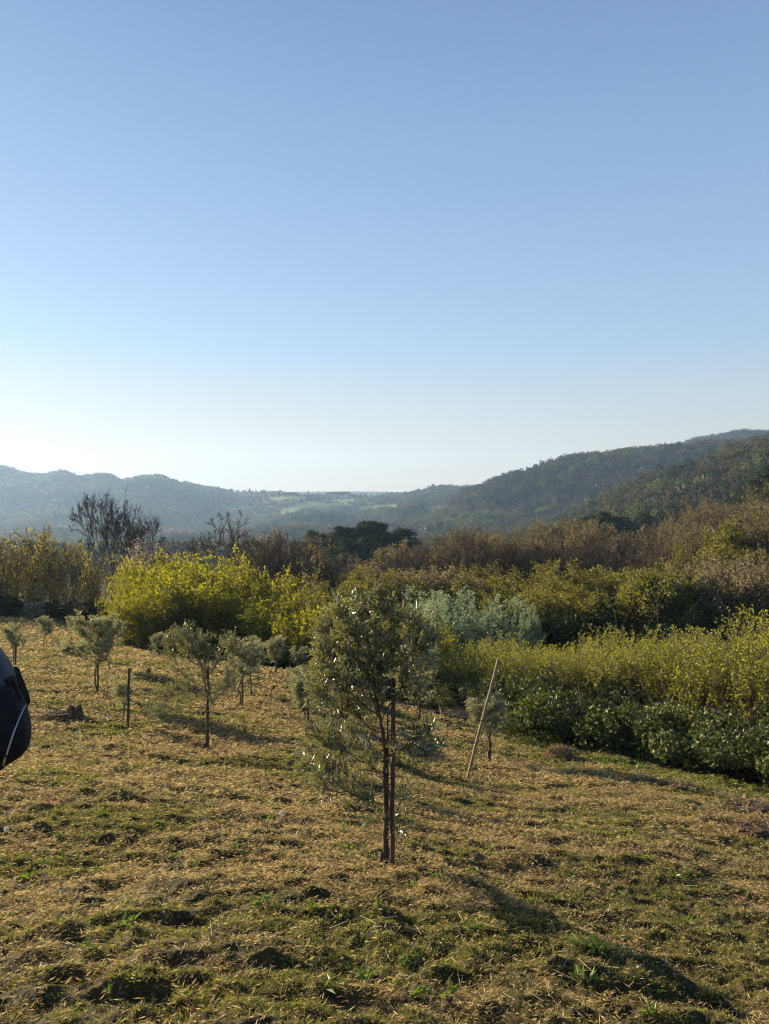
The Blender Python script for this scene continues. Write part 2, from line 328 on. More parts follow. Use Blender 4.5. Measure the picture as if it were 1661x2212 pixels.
# ------------------------------------------------------------------ ground sheet
def make_ground():
    r = np.concatenate([[.02], np.exp(np.linspace(math.log(.5), math.log(2.2), 30)), np.exp(np.linspace(math.log(2.25), math.log(32), 860)),
                        np.exp(np.linspace(math.log(32.4), math.log(2400), 560)), np.exp(np.linspace(math.log(2430), math.log(3600), 40))])
    a = np.concatenate([np.linspace(-math.pi, -1.0, 50), np.linspace(-.98, -.52, 190), np.linspace(-.519, .519, 840), np.linspace(.52, .98, 190), np.linspace(1.0, math.pi, 50)])
    R, A = np.meshgrid(r, a, indexing='ij'); X = R * np.sin(A); Y = R * np.cos(A)
    Zz = gz(X, Y); nr, na = X.shape
    i = np.arange(nr - 1)[:, None]; j = np.arange(na - 1)[None]
    f = np.stack([i * na + j, (i + 1) * na + j, (i + 1) * na + j + 1, i * na + j + 1], -1).reshape(-1, 4)[:, ::-1]
    cv = cover(X, Y)[..., None] * (Y > 0)[..., None] + (Y <= 0)[..., None]
    g1 = sstep(-.1, .25, fbm(X / 1.6, Y / 1.2, 2, 3))[..., None]
    field = np.array([.085, .06, .03]) * (1 - g1) + np.array([.055, .052, .02]) * g1
    path = (sstep(0, 3, Y - np.interp(CX + F * X / np.maximum(Y, .1), [900, 1100, 1250, 1400, 1661, 2000], [90, 17.5, 16, 14.5, 12.5, 11])))[..., None]
    field = field * (1 - path) + np.array([.07, .085, .025]) * path
    wood = np.array([.045, .040, .022]) * (1 + .5 * fbm(X / 40, Y / 40, 3, 3)[..., None])
    c = field * cv + wood * (1 - cv)
    md = meadow(X, Y); c[md] = np.array([.15, .21, .045]) * (1 + .3 * fbm(X / 25, Y / 9, 5, 3)[md][:, None])
    c = np.where((R > 2600)[..., None], np.array([.10, .11, .09]), c)
    m = mesh_np('ground', np.stack([X, Y, Zz], -1).reshape(-1, 3), f, [M['ground']], True, {'cover': ('POINT', c.reshape(-1, 3))})
    tag(mobj('ground', m), 'hillside ground falling from the mown olive field to the wooded valley and hills', 'ground', kind='structure')
make_ground()

# ------------------------------------------------------------------ mown grass and clippings (one uncountable cover)
def mown_grass():
    rg = np.random.default_rng(11); Vs = []; Cs = []
    zones = [(1.9, 3.0, 14000, .030, .0034), (3.0, 5.0, 26000, .026, .0034), (5.0, 8.0, 13000, .032, .0046), (8, 13, 5200, .045, .007), (13, 20, 2100, .065, .011), (20, 30, 800, .09, .018), (30, 47, 240, .13, .028)]
    for d0, d1, den, L, W in zones:
        n = int(den * .5 * (d1 ** 2 - d0 ** 2) * 1.16)
        y = np.sqrt(rg.random(n) * (d1 ** 2 - d0 ** 2) + d0 ** 2); x = y * (rg.random(n) * 1.16 - .58)
        nw = int(n * .55); yw = np.sqrt(rg.random(nw) * (d1 ** 2 - d0 ** 2) + d0 ** 2); uw = rg.random(nw) * 1.15; xw = yw * np.where(uw < .65, -.58 - uw, uw - .07)   # the flanks beyond the frame
        x = np.concatenate([x, xw]); y = np.concatenate([y, yw]); n = len(x)
        keep = cover(x, y) > .4
        # clippings lie in wisps: denser on the windrows, bare soil shows between
        cl = fbm(x * 1.4 + .6 * y, y * 3.6, 4, 3) * .6 + fbm(x * 8, y * 12, 6, 2) * .9; keep &= rg.random(n) < np.clip(.74 + cl * 1.7, .16, 1)
        x = x[keep]; y = y[keep]; n = len(x); z = gz(x, y)
        px = CX + F * x / y
        green = sstep(-.08, .3, fbm(x / 1.3, y / .8, 2, 4)) * .8 + .20 + .22 * (1 - sstep(3.3, 7.5, y)) 
        pth = sstep(0, 2.5, y - np.interp(px, [900, 1100, 1250, 1400, 1661, 2000], [90, 17.5, 16, 14.5, 12.5, 11])); green = np.clip(green + pth, 0, 1)
        isg = rg.random(n) < green * .8 + .06
        an = rg.random(n) * 2 * math.pi; an = np.where(rg.random(n) < .55, rg.normal(0.15, .55, n) + math.pi * (rg.random(n) < .5), an)
        el = np.where(isg, rg.uniform(.3, 1.35, n), np.abs(rg.normal(0, .32, n)) + .03)
        D = np.stack([np.cos(an) * np.cos(el), np.sin(an) * np.cos(el), np.sin(el)], 1)
        Ln = L * rg.uniform(.45, 1.5, n) * np.where(isg, .85, 1.15); Wn = W * rg.uniform(.6, 1.5, n)
        lift = np.where(isg, 0, np.abs(rg.normal(0, .016, n))) * (1 + y / 14)
        P = np.stack([x, y, z + lift - .004], 1)
        V, _ = leafquads(P, D, Ln, Wn, rg, .2, .3); Vs.append(V)
        h = rg.random((n, 1)); q = rg.random((n, 1))
        straw = np.array([.39, .29, .112]) * (1 - h) + np.array([.70, .54, .25]) * h
        rust = np.array([.26, .155, .06]); dry = np.array([.12, .095, .04])
        pk = sstep(.05, .4, fbm(x / .9 + 40, y / .5, 6, 3))[:, None]
        straw = np.where(q < .07 + .18 * pk, rust, np.where(q < .5, dry, straw))
        gr = np.array([.09, .11, .018]) * (1 - h) + np.array([.27, .27, .05]) * h
        Cs.append(np.where(isg[:, None], gr, straw))
    V = np.concatenate(Vs); C = np.concatenate(Cs)
    mt = bpy.data.materials.new('grass_blade'); t, N, Lk = nodes(mt); a = N.new('ShaderNodeAttribute'); a.attribute_name = 'tint'
    df = N.new('ShaderNodeBsdfDiffuse'); tl = N.new('ShaderNodeBsdfTranslucent'); Lk.new(a.outputs['Color'], df.inputs[0]); Lk.new(a.outputs['Color'], tl.inputs[0])
    ms = N.new('ShaderNodeMixShader'); ms.inputs[0].default_value = .5; Lk.new(df.outputs[0], ms.inputs[1]); Lk.new(tl.outputs[0], ms.inputs[2])
    gl = N.new('ShaderNodeBsdfGlossy'); gl.inputs['Roughness'].default_value = .5; gl.inputs[0].default_value = (1, .95, .85, 1)
    m2 = N.new('ShaderNodeMixShader'); m2.inputs[0].default_value = .035; Lk.new(ms.outputs[0], m2.inputs[1]); Lk.new(gl.outputs[0], m2.inputs[2])
    o = N.new('ShaderNodeOutputMaterial'); Lk.new(m2.outputs[0], o.inputs[0])
    m = mesh_np('mown_grass', V, np.arange(len(V)).reshape(-1, 4), [mt], False, {'tint': ('FACE', C)})
    tag(mobj('mown_grass', m), 'freshly mown grass and straw coloured clippings covering the olive field', 'grass', kind='stuff')
mown_grass()

# ------------------------------------------------------------------ branching generator
class Tree:
    def __init__(s, seed): s.rg = np.random.default_rng(seed); s.A = []; s.B = []; s.RA = []; s.RB = []; s.tw = []
    def branch(s, p, d, L, r, lev, spec):
        q = spec[lev]; rg = s.rg; n = q.get('seg', 4); pts = [p]; dirs = []; w_ = q.get('wob', .15); up = q.get('up', .05)
        rs = [r]; tip = q.get('tip', .35)
        for i in range(n):
            d = d + rg.normal(size=3) * w_; d[2] += up; d = d / np.linalg.norm(d); dirs.append(d)
            p2 = p + d * L / n; r2 = r * (1 - (1 - tip) * (i + 1) / n)
            s.A.append(p); s.B.append(p2); s.RA.append(rs[-1]); s.RB.append(r2); p = p2; pts.append(p); rs.append(r2)
        if lev + 1 < len(spec):
            c = q['n']; c = int(rg.integers(c[0], c[1] + 1)) if isinstance(c, tuple) else c; s0 = q.get('start', .3)
            az = rg.random() * 6.28
            for k in range(c):
                t = s0 + (1 - s0) * (k + rg.random() * .8) / c; t = min(t, .999); i = int(t * n); f = t * n - i
                pp = pts[i] * (1 - f) + pts[i + 1] * f; dd = dirs[i]; az += 2.4 + rg.normal() * .4
                ref = np.array([1., 0, 0]) if abs(dd[2]) > .9 else np.array([0, 0, 1.]); u = np.cross(dd, ref); u /= np.linalg.norm(u); v = np.cross(dd, u)
                an = q.get('ang', .7) * rg.uniform(.75, 1.25) * (1 - q.get('close', 0) * t)
                nd = dd * math.cos(an) + (u * math.cos(az) + v * math.sin(az)) * math.sin(an)
                rr = rs[i] * (1 - f) + rs[i + 1] * f
                s.branch(pp, nd, L * q.get('ratio', .55) * (1 - q.get('fall', .45) * t) * rg.uniform(.75, 1.2), rr * q.get('rr', .6), lev + 1, spec)
        if lev >= len(spec) - q.get('leaflev', 1) or lev == len(spec) - 1: s.tw.append((np.array(pts), L))
    def wood(s, k=5, minr=0.0):
        R0 = np.maximum(s.RA, minr); R1 = np.maximum(s.RB, minr); A = np.array(s.A); B = np.array(s.B)
        big = R0 > np.percentile(R0, 85); out = []
        for msk, kk in ((big, k + 2), (~big, 3)):
            if msk.any(): out.append(tubes(A[msk], B[msk], R0[msk], R1[msk], kk))
        return join(out)
    def leaves(s, per, L, W, spread=.6, up=.4, jit=.03, f0=.1):
        rg = s.rg; P = []; D = []
        for pts, ln in s.tw:
            n = max(1, int(per * rg.uniform(.7, 1.3))); t = rg.uniform(f0, 1, n) * (len(pts) - 1); i = np.minimum(t.astype(int), len(pts) - 2); f = (t - i)[:, None]
            P.append(pts[i] * (1 - f) + pts[i + 1] * f + rg.normal(size=(n, 3)) * jit); D.append(nrm(pts[i + 1] - pts[i]) * (1 - spread) + rdir(rg, n) * spread)
        P = np.concatenate(P); D = np.concatenate(D); n = len(P)
        return leafquads(P, D, L * rg.uniform(.6, 1.3, n), W * rg.uniform(.6, 1.3, n), rg, .2, up)

PROTO = {}
def proto(kind, var, wood, leaf, wm, lm):
    """One kind of tree: (wood mesh, leaf mesh), one metre = one metre, base at origin, height recorded."""
    wmsh = mesh_np(kind + '_trunk', wood[0], wood[1], [M[wm]], True) if wood is not None else None
    lmsh = mesh_np(kind + '_crown', leaf[0], leaf[1], [M[lm]]) if leaf is not None else None
    allv = np.concatenate([a[0] for a in (wood, leaf) if a is not None])
    PROTO.setdefault(kind, []).append((wmsh, lmsh, float(np.percentile(allv[:, 2], 99.7)), float(np.percentile(np.abs(allv[:, 0]), 97)), wood, leaf, wm, lm))
def z3(): return np.zeros(3)
UP = np.array([0, 0, 1.])

def build_bare(seed, H=10, stems=3, spread=.30, depth=8):
    """Leafless tree whose limbs fork again and again into a rounded fan of twigs."""
    T = Tree(seed); rg = T.rg; q0 = 0.80; L0 = H * (1 - q0) / (1 - q0 ** depth) * 1.02
    def fork(p, d, L, r, lev):
        n = 4; 
        for i in range(n):
            d = d + rg.normal(size=3) * .055; d[2] += .014 + .002 * lev; d = d / np.linalg.norm(d); p2 = p + d * L / n
            T.A.append(p); T.B.append(p2); T.RA.append(r * (1 - .2 * i / n)); T.RB.append(r * (1 - .2 * (i + 1) / n)); p = p2
            if rg.random() < (.12 if lev < 3 else .42) and lev > 0:
                u = nrm(np.cross(d, rg.normal(size=3))); T.branch(p, nrm(d + u * rg.uniform(.5, 1.0)), L * rg.uniform(.5, 1.0), r * .4, 0, [dict(seg=3, wob=.1, up=.05, n=4, start=.2, ang=.6, ratio=.55, rr=.7), dict(seg=2, wob=.12, up=.03, tip=.5)])
        if lev >= depth - 1: return
        u = nrm(np.cross(d, rg.normal(size=3))); an = rg.uniform(.30, .50)
        for sg in (1, -1):
            a2 = an * rg.uniform(.6, 1.3); fork(p, nrm(d * math.cos(a2) + u * math.sin(a2) * sg), L * q0 * rg.uniform(.85, 1.1), r * (.74 if sg > 0 else .66), lev + 1)
    for k in range(stems):
        a = k * 6.283 / max(1, stems) + rg.random(); c = np.array([math.cos(a), math.sin(a), 0])
        fork(c * .2 * (stems > 1), nrm(UP + c * spread * rg.uniform(.5, 1.1) * (stems > 1)), L0, .15 if stems < 3 else .12, 0)
    return T
def build_budding(seed, H=9, stems=3, lean=.18, dens=1.0):
    T = Tree(seed); rg = T.rg
    spec = [dict(seg=7, wob=.06, up=.06, n=int(14 * dens), start=.2, ang=.6, ratio=.5, rr=.5, fall=.4, close=.3, tip=.2),
            dict(seg=5, wob=.1, up=.09, n=int(7 * dens), start=.15, ang=.6, ratio=.5, rr=.55, tip=.3),
            dict(seg=3, wob=.14, up=.06, n=int(5 * dens), start=.1, ang=.65, ratio=.55, rr=.6, tip=.4),
            dict(seg=2, wob=.15, up=.04, tip=.5)]
    for k in range(stems):
        a = k * 2.1 + rg.random(); c = np.array([math.cos(a), math.sin(a), 0])
        d = UP + c * (lean if k else .04); d /= np.linalg.norm(d)
        T.branch(c * .2 * (k > 0), d, H * rg.uniform(.8, 1.0), .13 * rg.uniform(.6, 1), 0, spec)
    return T
def build_thicket(seed, H=4.5, stems=14, spread=.35, rad=.9):
    """Many thin rising stems from one stool, with fresh leaves."""
    T = Tree(seed); rg = T.rg
    spec = [dict(seg=7, wob=.07, up=.05, n=11, start=.18, ang=.5, ratio=.34, rr=.5, fall=.3, close=.3, tip=.2),
            dict(seg=3, wob=.14, up=.07, n=4, start=.1, ang=.6, ratio=.55, rr=.6, tip=.4),
            dict(seg=2, wob=.15, up=.03, tip=.5)]
    for k in range(stems):
        a = rg.random() * 6.28; rr = math.sqrt(rg.random()) * rad; c = np.array([math.cos(a), math.sin(a), 0])
        d = UP + c * spread * rr / rad * rg.uniform(.5, 1.2); d /= np.linalg.norm(d)
        T.branch(c * rr * .5, d, H * rg.uniform(.65, 1.03), .028 * rg.uniform(.7, 1.2), 0, spec)
    return T

for i in range(4):
    T = build_budding(100 + i, 9, 2 + i % 3, .22, .85)
    proto('budding', i, T.wood(4, .022), T.leaves(5, .22, .11, .8, .3, .16), 'bark_brown', 'bud_brown')
    T = build_budding(110 + i, 8, 3, .28, .9)
    proto('olive_budding', i, T.wood(4, .016), T.leaves(9, .19, .11, .8, .3, .14), 'bark_brown', 'bud_olive')
    T = build_budding(120 + i, 7, 4, .3, .9)
    proto('tan_budding', i, T.wood(4, .014), T.leaves(9, .17, .10, .8, .3, .12), 'bark_grey', 'bud_tan')
    T = build_budding(130 + i, 8, 3, .28, .9)
    proto('green_tree', i, T.wood(4, .014), T.leaves(13, .22, .14, .8, .4, .18), 'bark', 'green')
for i in range(4):
    T = build_thicket(200 + i, 4.6, 13, .42, 1.2)
    proto('yellow_shrub', i, T.wood(4, .008), T.leaves(9, .125, .09, .75, .35, .06), 'bark_brown', 'yellow')
for i in range(4):
    T = build_thicket(210 + i, 5.6, 5, .13, .7)
    proto('gold_sapling', i, T.wood(4, .012), T.leaves(3.6, .15, .10, .75, .3, .06), 'bark', 'gold')
    T = build_thicket(220 + i, 3.4, 10, .2, 1.1)
    proto('green_sapling', i, T.wood(4, .005), T.leaves(5.5, .075, .06, .75, .3, .045), 'bark_brown', 'yellow_r')
for i in range(2):
    T = build_budding(140 + i, 7, 4, .22, .9)
    proto('blossom', i, T.wood(4, .012), T.leaves(4, .17, .13, .8, .3, .1), 'bark', 'bud_pink')

def silver(seed):
    T = Tree(seed); rg = T.rg
    spec = [dict(seg=6, wob=.07, up=.05, n=12, start=.1, ang=.55, ratio=.42, rr=.5, fall=.35, tip=.2),
            dict(seg=4, wob=.1, up=.14, n=5, start=.1, ang=.5, ratio=.5, rr=.6, tip=.3),
            dict(seg=2, wob=.1, up=.12, tip=.5)]
    for k in range(12):
        a = rg.random() * 6.28; c = np.array([math.cos(a), math.sin(a), 0]); d = UP + c * rg.uniform(.05, .55); d /= np.linalg.norm(d)
        T.branch(c * .3, d, 5 * rg.uniform(.7, 1), .05, 0, spec)
    return T
for i in range(2):
    T = silver(300 + i); proto('silver_willow', i, T.wood(4, .006), T.leaves(20, .15, .05, .5, .3, .05), 'bark_grey', 'silver')

def bramble(seed, H=1.9, R=1.25, n=4600, leafL=.085):
    rg = np.random.default_rng(seed); P = []; 
    nl = 22; cs = np.stack([rg.normal(0, R * .55, nl), rg.normal(0, R * .5, nl), rg.uniform(.1, H - .2, nl) * rg.uniform(.6, 1, nl)], 1); rr = rg.uniform(.14, .48, nl)
    k = rg.integers(0, nl, n); d = rdir(rg, n); P = cs[k] + d * (rr[k] * rg.uniform(.75, 1.05, n))[:, None] * np.array([1.1, 1.1, .95])
    P = P[P[:, 2] > 0]; n = len(P); D = nrm(rdir(rg, n) + np.array([0, 0, -.1]))
    lf = leafquads(P, D, leafL * rg.uniform(.6, 1.4, n), leafL * .85 * rg.uniform(.6, 1.3, n), rg, .15, .35)
    T = Tree(seed)
    for j in range(26):
        a = rg.random() * 6.28; d = UP * rg.uniform(.8, 2) + np.array([math.cos(a), math.sin(a), 0]); d /= np.linalg.norm(d)
        T.branch(np.array([math.cos(a) * .4, math.sin(a) * .4, 0]) * rg.random(), d, H * rg.uniform(.8, 1.35), .012, 0, [dict(seg=8, wob=.12, up=-.08, tip=.3)])
    return T.wood(4), lf
for i in range(4):
    wd, lf = bramble(400 + i); proto('bramble', i, wd, lf, 'bark_brown', 'bramble')
for i in range(2):
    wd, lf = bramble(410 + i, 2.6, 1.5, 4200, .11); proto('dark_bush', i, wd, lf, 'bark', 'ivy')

def pine(seed, H=14, flat=True, base=.35):
    T = Tree(seed); rg = T.rg; A = T
    T.branch(z3(), UP + rg.normal(size=3) * .03, H * .96, H * .018, 0, [dict(seg=8, wob=.03, up=.02, tip=.2)])
    tr = [np.array(T.A[0])] + [np.array(b) for b in T.B]; P = []; D = []; nt_ = 30
    for k in range(nt_):
        t = base + (1 - base) * (k + rg.random()) / nt_; i = min(int(t * 8), 7); c = tr[i] + (tr[i + 1] - tr[i]) * (t * 8 - i)
        a = k * 2.4 + rg.normal() * .3; ext = H * (.30 * (1 - ((t - base) / (1 - base)) ** 2.2) + .05) * rg.uniform(.6, 1.1)
        e = c + np.array([math.cos(a), math.sin(a), rg.uniform(-.05, .25)]) * ext
        T.A.append(c); T.B.append(e); T.RA.append(.06); T.RB.append(.03)
        for q in range(3):
            cc = c + (e - c) * rg.uniform(.55, 1.1) + rg.normal(size=3) * ext * .12; n = 60; rx = H * rg.uniform(.03, .06)
            d = rdir(rg, n); d[:, 2] = np.abs(d[:, 2]) * .55 - .08; P.append(cc + d * rx * rg.uniform(.5, 1.05, (n, 1))); D.append(d + rdir(rg, n) * .5 + UP * .3)
    P = np.concatenate(P); D = np.concatenate(D); n = len(P)
    return T.wood(5), leafquads(P, D, .6 * rg.uniform(.6, 1.3, n), .2 * rg.uniform(.7, 1.3, n), rg, .1, .3)
for i in range(4):
    wd, lf = pine(500 + i, 14, True, .3 if i < 2 else .45); proto('pine', i, wd, lf, 'bark', 'pine')
def cypress(seed, H=12):
    rg = np.random.default_rng(seed); n = 2600; t = rg.random(n) ** .8; a = rg.random(n) * 6.28; r = H * .085 * np.sin(np.clip(t * 1.02 + .04, 0, 1) ** .55 * math.pi) ** .7 * rg.uniform(.5, 1.1, n) + .1
    P = np.stack([np.cos(a) * r, np.sin(a) * r, t * H * .97 + .2], 1); D = np.stack([np.cos(a) * .4, np.sin(a) * .4, np.ones(n)], 1) + rdir(rg, n) * .3
    T = Tree(seed); T.branch(z3(), UP, H * .9, .15, 0, [dict(seg=5, wob=.01, tip=.2)])
    return T.wood(5), leafquads(P, D, .8 * rg.uniform(.5, 1.2, n), .28, rg, .1, .2)
for i in range(2): wd, lf = cypress(600 + i); proto('cypress', i, wd, lf, 'bark', 'pine')
def umbrella(seed, H=14):
    rg = np.random.default_rng(seed); T = Tree(seed)
    T.branch(z3(), UP, H * .72, .28, 0, [dict(seg=6, wob=.03, n=9, start=.75, ang=.9, ratio=.5, rr=.5, tip=.6), dict(seg=4, wob=.1, up=.08, tip=.3)])
    n = 4200; nl = 22; a = rg.random(nl) * 6.28; r = np.sqrt(rg.random(nl)) * H * .34; cs = np.stack([np.cos(a) * r, np.sin(a) * r, H * (.86 - .14 * (r / (H * .34)) ** 2) + rg.normal(0, .2, nl)], 1)
    k = rg.integers(0, nl, n); d = rdir(rg, n); d[:, 2] = d[:, 2] * .55; P = cs[k] + d * H * .10 * rg.uniform(.5, 1, (n, 1))
    return T.wood(5), leafquads(P, rdir(rg, n) + UP * .5, .7 * rg.uniform(.5, 1.2, n), .25, rg, .1, .2)
for i in range(2): wd, lf = umbrella(610 + i); proto('umbrella_pine', i, wd, lf, 'bark', 'pine')

NAMES = dict(budding='budding_tree', olive_budding='budding_tree', tan_budding='budding_tree', green_tree='leafy_tree', yellow_shrub='hazel_shrub', gold_sapling='sapling',
             green_sapling='sapling', blossom='blossom_tree', silver_willow='willow_shrub', bramble='bramble_bush', dark_bush='evergreen_bush', pine='pine_tree', cypress='cypress_tree', umbrella_pine='umbrella_pine')
def plant(kind, loc, height, label, cat, group=None, var=None, wide=1.0, rz=None, name=None):
    v = PROTO[kind][(random.randrange(len(PROTO[kind])) if var is None else var) % len(PROTO[kind])]
    s = height / v[2]; o = thing(name or NAMES[kind], loc, label, cat, group, random.uniform(0, 6.28) if rz is None else rz, (s * wide, s * wide, s))
    t = mobj('stems' if kind in ('yellow_shrub', 'green_sapling', 'gold_sapling', 'bramble', 'dark_bush', 'silver_willow') else 'trunk', v[0], o); c = mobj('crown', v[1], o)
    return o

# ------------------------------------------------------------------ the belts of scrub and trees beyond the field
_O1 = 'first second third fourth fifth sixth seventh eighth ninth tenth eleventh twelfth thirteenth fourteenth fifteenth sixteenth seventeenth eighteenth nineteenth'.split()
def ordinal(n):
    if n < 20: return _O1[n - 1]
    t, u = divmod(n, 10); return {2: 'twent', 3: 'thirt', 4: 'fort'}[t] + ('ieth' if u == 0 else 'y-' + _O1[u - 1])
def row(kind, pxs, ds, tops, label, cat, group, wide=(0.9, 1.15), sink=.1, jit=0):
    base = label; cnt = 0
    for px, D, top in sorted(zip(pxs, ds, tops)):
        if px < 0: label = base + ', past the left edge'
        elif px > 1661: label = base + ', past the right edge'
        else: cnt += 1; label = base + ', ' + ordinal(cnt) + ' from the left'

        x, y, z = at(px, D); h = max(.6, top_h(top, D, z)) * random.uniform(1 - jit, 1 + jit)
        plant(kind, (x, y, z - sink), h, label, cat, group, wide=random.uniform(*wide))
def spread(px0, px1, n, d0, d1, topf, jp=.6, jt=8):
    pxs = []; ds = []; tops = []
    st = (px1 - px0) / n
    for i in range(n):
        p = px0 + st * (i + .5 + random.uniform(-jp, jp)); f = (p - px0) / (px1 - px0)
        a = d0(f) if callable(d0) else d0; b = d1(f) if callable(d1) else d1
        pxs.append(p); ds.append(random.uniform(a, b)); tops.append(np.interp(p, *topf) + random.uniform(-jt, jt * 2.2))
    return pxs, ds, tops

# left: tall thin golden saplings
TL = ([-200, 0, 60, 120, 180, 210, 235, 262], [1130, 1142, 1132, 1150, 1165, 1190, 1240, 1270])
row('gold_sapling', *spread(-190, 225, 26, 48, 55, TL, .6, 14), 'slender golden leaved sapling behind the far left olives', 'sapling', 'golden saplings at the back left', (.75, 1.0))
row('gold_sapling', *spread(-80, 262, 9, 46, 49, ([-100, 120, 262], [1195, 1222, 1275]), .6, 12), 'short golden sapling fronting the back left thicket', 'sapling', 'short golden saplings at the back left', (.9, 1.2))
row('gold_sapling', *spread(-950, -190, 26, 48, 56, ([-950, -190], [1120, 1130]), .6, 14), 'slender golden leaved sapling behind the far left olives', 'sapling', 'golden saplings at the back left', (.9, 1.2))
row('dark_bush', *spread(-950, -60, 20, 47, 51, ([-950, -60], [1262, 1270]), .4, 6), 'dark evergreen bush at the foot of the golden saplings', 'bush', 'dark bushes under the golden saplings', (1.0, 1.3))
# the dome of yellow-green hazels, left of centre
TY = ([215, 262, 290, 340, 436, 480, 517, 560, 600, 640, 680], [1285, 1250, 1222, 1197, 1187, 1200, 1222, 1235, 1250, 1278, 1305])
row('yellow_shrub', *spread(268, 640, 17, 37, 43, TY, .4, 4), 'bright yellow green hazel on the crest of the dome', 'hazel', 'yellow green hazels forming the dome', (.85, 1.05))
row('yellow_shrub', *spread(255, 660, 17, 32.5, 36, ([215, 270, 300, 440, 560, 660], [1320, 1285, 1256, 1245, 1275, 1320]), .5, 12), 'yellow green hazel on the near side of the dome', 'hazel', 'yellow green hazels on the near side of the dome', (.95, 1.2))
row('yellow_shrub', *spread(610, 905, 11, 28, 33, ([600, 680, 760, 830, 905], [1322, 1305, 1288, 1300, 1330]), .5, 10), 'low yellow green hazel shrub behind the big olive', 'hazel', 'low hazels behind the big olive', (1.0, 1.3))
# evergreen scrub in the shade below them
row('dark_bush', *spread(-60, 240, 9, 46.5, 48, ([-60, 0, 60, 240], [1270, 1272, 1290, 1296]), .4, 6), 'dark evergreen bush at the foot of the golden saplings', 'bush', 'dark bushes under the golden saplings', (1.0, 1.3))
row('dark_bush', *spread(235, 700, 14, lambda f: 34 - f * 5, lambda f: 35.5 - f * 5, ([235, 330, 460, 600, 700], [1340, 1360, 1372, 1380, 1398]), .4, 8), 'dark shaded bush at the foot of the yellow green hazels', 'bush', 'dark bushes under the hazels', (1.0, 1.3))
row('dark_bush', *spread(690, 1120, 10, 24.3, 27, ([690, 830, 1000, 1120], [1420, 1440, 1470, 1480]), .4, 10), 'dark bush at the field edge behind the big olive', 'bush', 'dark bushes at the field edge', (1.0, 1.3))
# right: bramble hedge and the stand of saplings behind it
HD = lambda f: np.interp(f, [0, .25, .55, 1], [24.5, 22.5, 19.8, 16.2])
row('bramble', *spread(900, 1760, 26, lambda f: HD(f) - .3, lambda f: HD(f) + 1.1, ([900, 1000, 1090, 1150, 1210, 1400, 1600, 1760], [1485, 1495, 1455, 1425, 1460, 1500, 1530, 1555]), .5, 22), 'leafy bramble bush along the right edge of the field', 'bramble', 'bramble bushes along the hedge', (.8, 1.35))
row('bramble', *spread(1000, 1760, 18, lambda f: HD(f) + .9, lambda f: HD(f) + 1.8, ([900, 1000, 1090, 1150, 1210, 1400, 1600, 1760], [1490, 1490, 1465, 1435, 1478, 1500, 1530, 1550]), .35, 12), 'bramble bush in the second row of the hedge', 'bramble', 'bramble bushes at the back of the hedge', (1.1, 1.4))
row('green_sapling', *spread(900, 1780, 34, lambda f: HD(f) + 1.7, lambda f: HD(f) + 3.4, ([900, 1000, 1200, 1400, 1661, 1780], [1400, 1392, 1395, 1392, 1385, 1380]), .5, 12), 'fresh green sapling directly behind the bramble hedge', 'sapling', 'saplings directly behind the hedge', (1.0, 1.3))
row('green_sapling', *spread(900, 1780, 40, lambda f: HD(f) + 4, lambda f: HD(f) + 7, ([900, 1000, 1200, 1400, 1560, 1661, 1780], [1372, 1370, 1374, 1370, 1360, 1348, 1328]), .5, 12), 'fresh green sapling in the middle of the stand', 'sapling', 'saplings in the middle of the stand', (.95, 1.2))
row('green_sapling', *spread(1050, 1780, 18, lambda f: HD(f) + 8, lambda f: HD(f) + 11, ([1050, 1200, 1280, 1400, 1560, 1661, 1780], [1368, 1364, 1348, 1364, 1348, 1325, 1305]), .5, 12), 'taller bright sapling at the back of the stand', 'sapling', 'taller saplings at the back of the stand', (.8, 1.0))
HE = lambda f: 15.5 - 2.5 * f
row('bramble', *spread(1760, 2150, 9, HE, lambda f: HE(f) + 1.3, ([1760, 2150], [1560, 1590]), .35, 20), 'leafy bramble bush along the right edge of the field', 'bramble', 'bramble bushes along the hedge', (.9, 1.35))
row('green_sapling', *spread(1780, 2200, 22, lambda f: HE(f) + 1.8, lambda f: HE(f) + 7, ([1780, 2200], [1370, 1340]), .5, 12), 'fresh green sapling in the middle of the stand', 'sapling', 'saplings in the middle of the stand', (.95, 1.2))
row('olive_budding', *spread(1730, 2250, 14, 42, 62, ([1730, 2250], [1200, 1150]), .5, 22), 'olive green tree climbing the right slope above the twiggy trees', 'tree', 'olive trees climbing the right slope')
row('budding', *spread(1740, 2250, 12, 70, 110, ([1740, 2250], [1080, 1020]), .5, 22), 'brown budding tree climbing the right slope above the twiggy trees', 'tree', 'brown trees climbing the right slope')
# silver willow
for i, (px, D, top, wd) in enumerate([(920, 39, 1318, 1.25), (975, 40, 1282, 1.4), (1035, 41, 1292, 1.35), (1085, 40, 1306, 1.0), (1125, 38, 1306, .5)]):
    x, y, z = at(px, D)
    plant('silver_willow', (x, y, z), top_h(top, D, z), ['silvery green willow shrub, leftmost of the pale clump behind the big olive', 'largest silvery green willow shrub, highest of the pale clump', 'silvery willow shrub just right of the highest one in the pale clump',
          'lower silvery willow shrub near the right end of the pale clump', 'narrow silvery willow shoot at the right end of the pale clump'][i], 'willow', 'silvery willows in the pale clump', i, wide=wd)
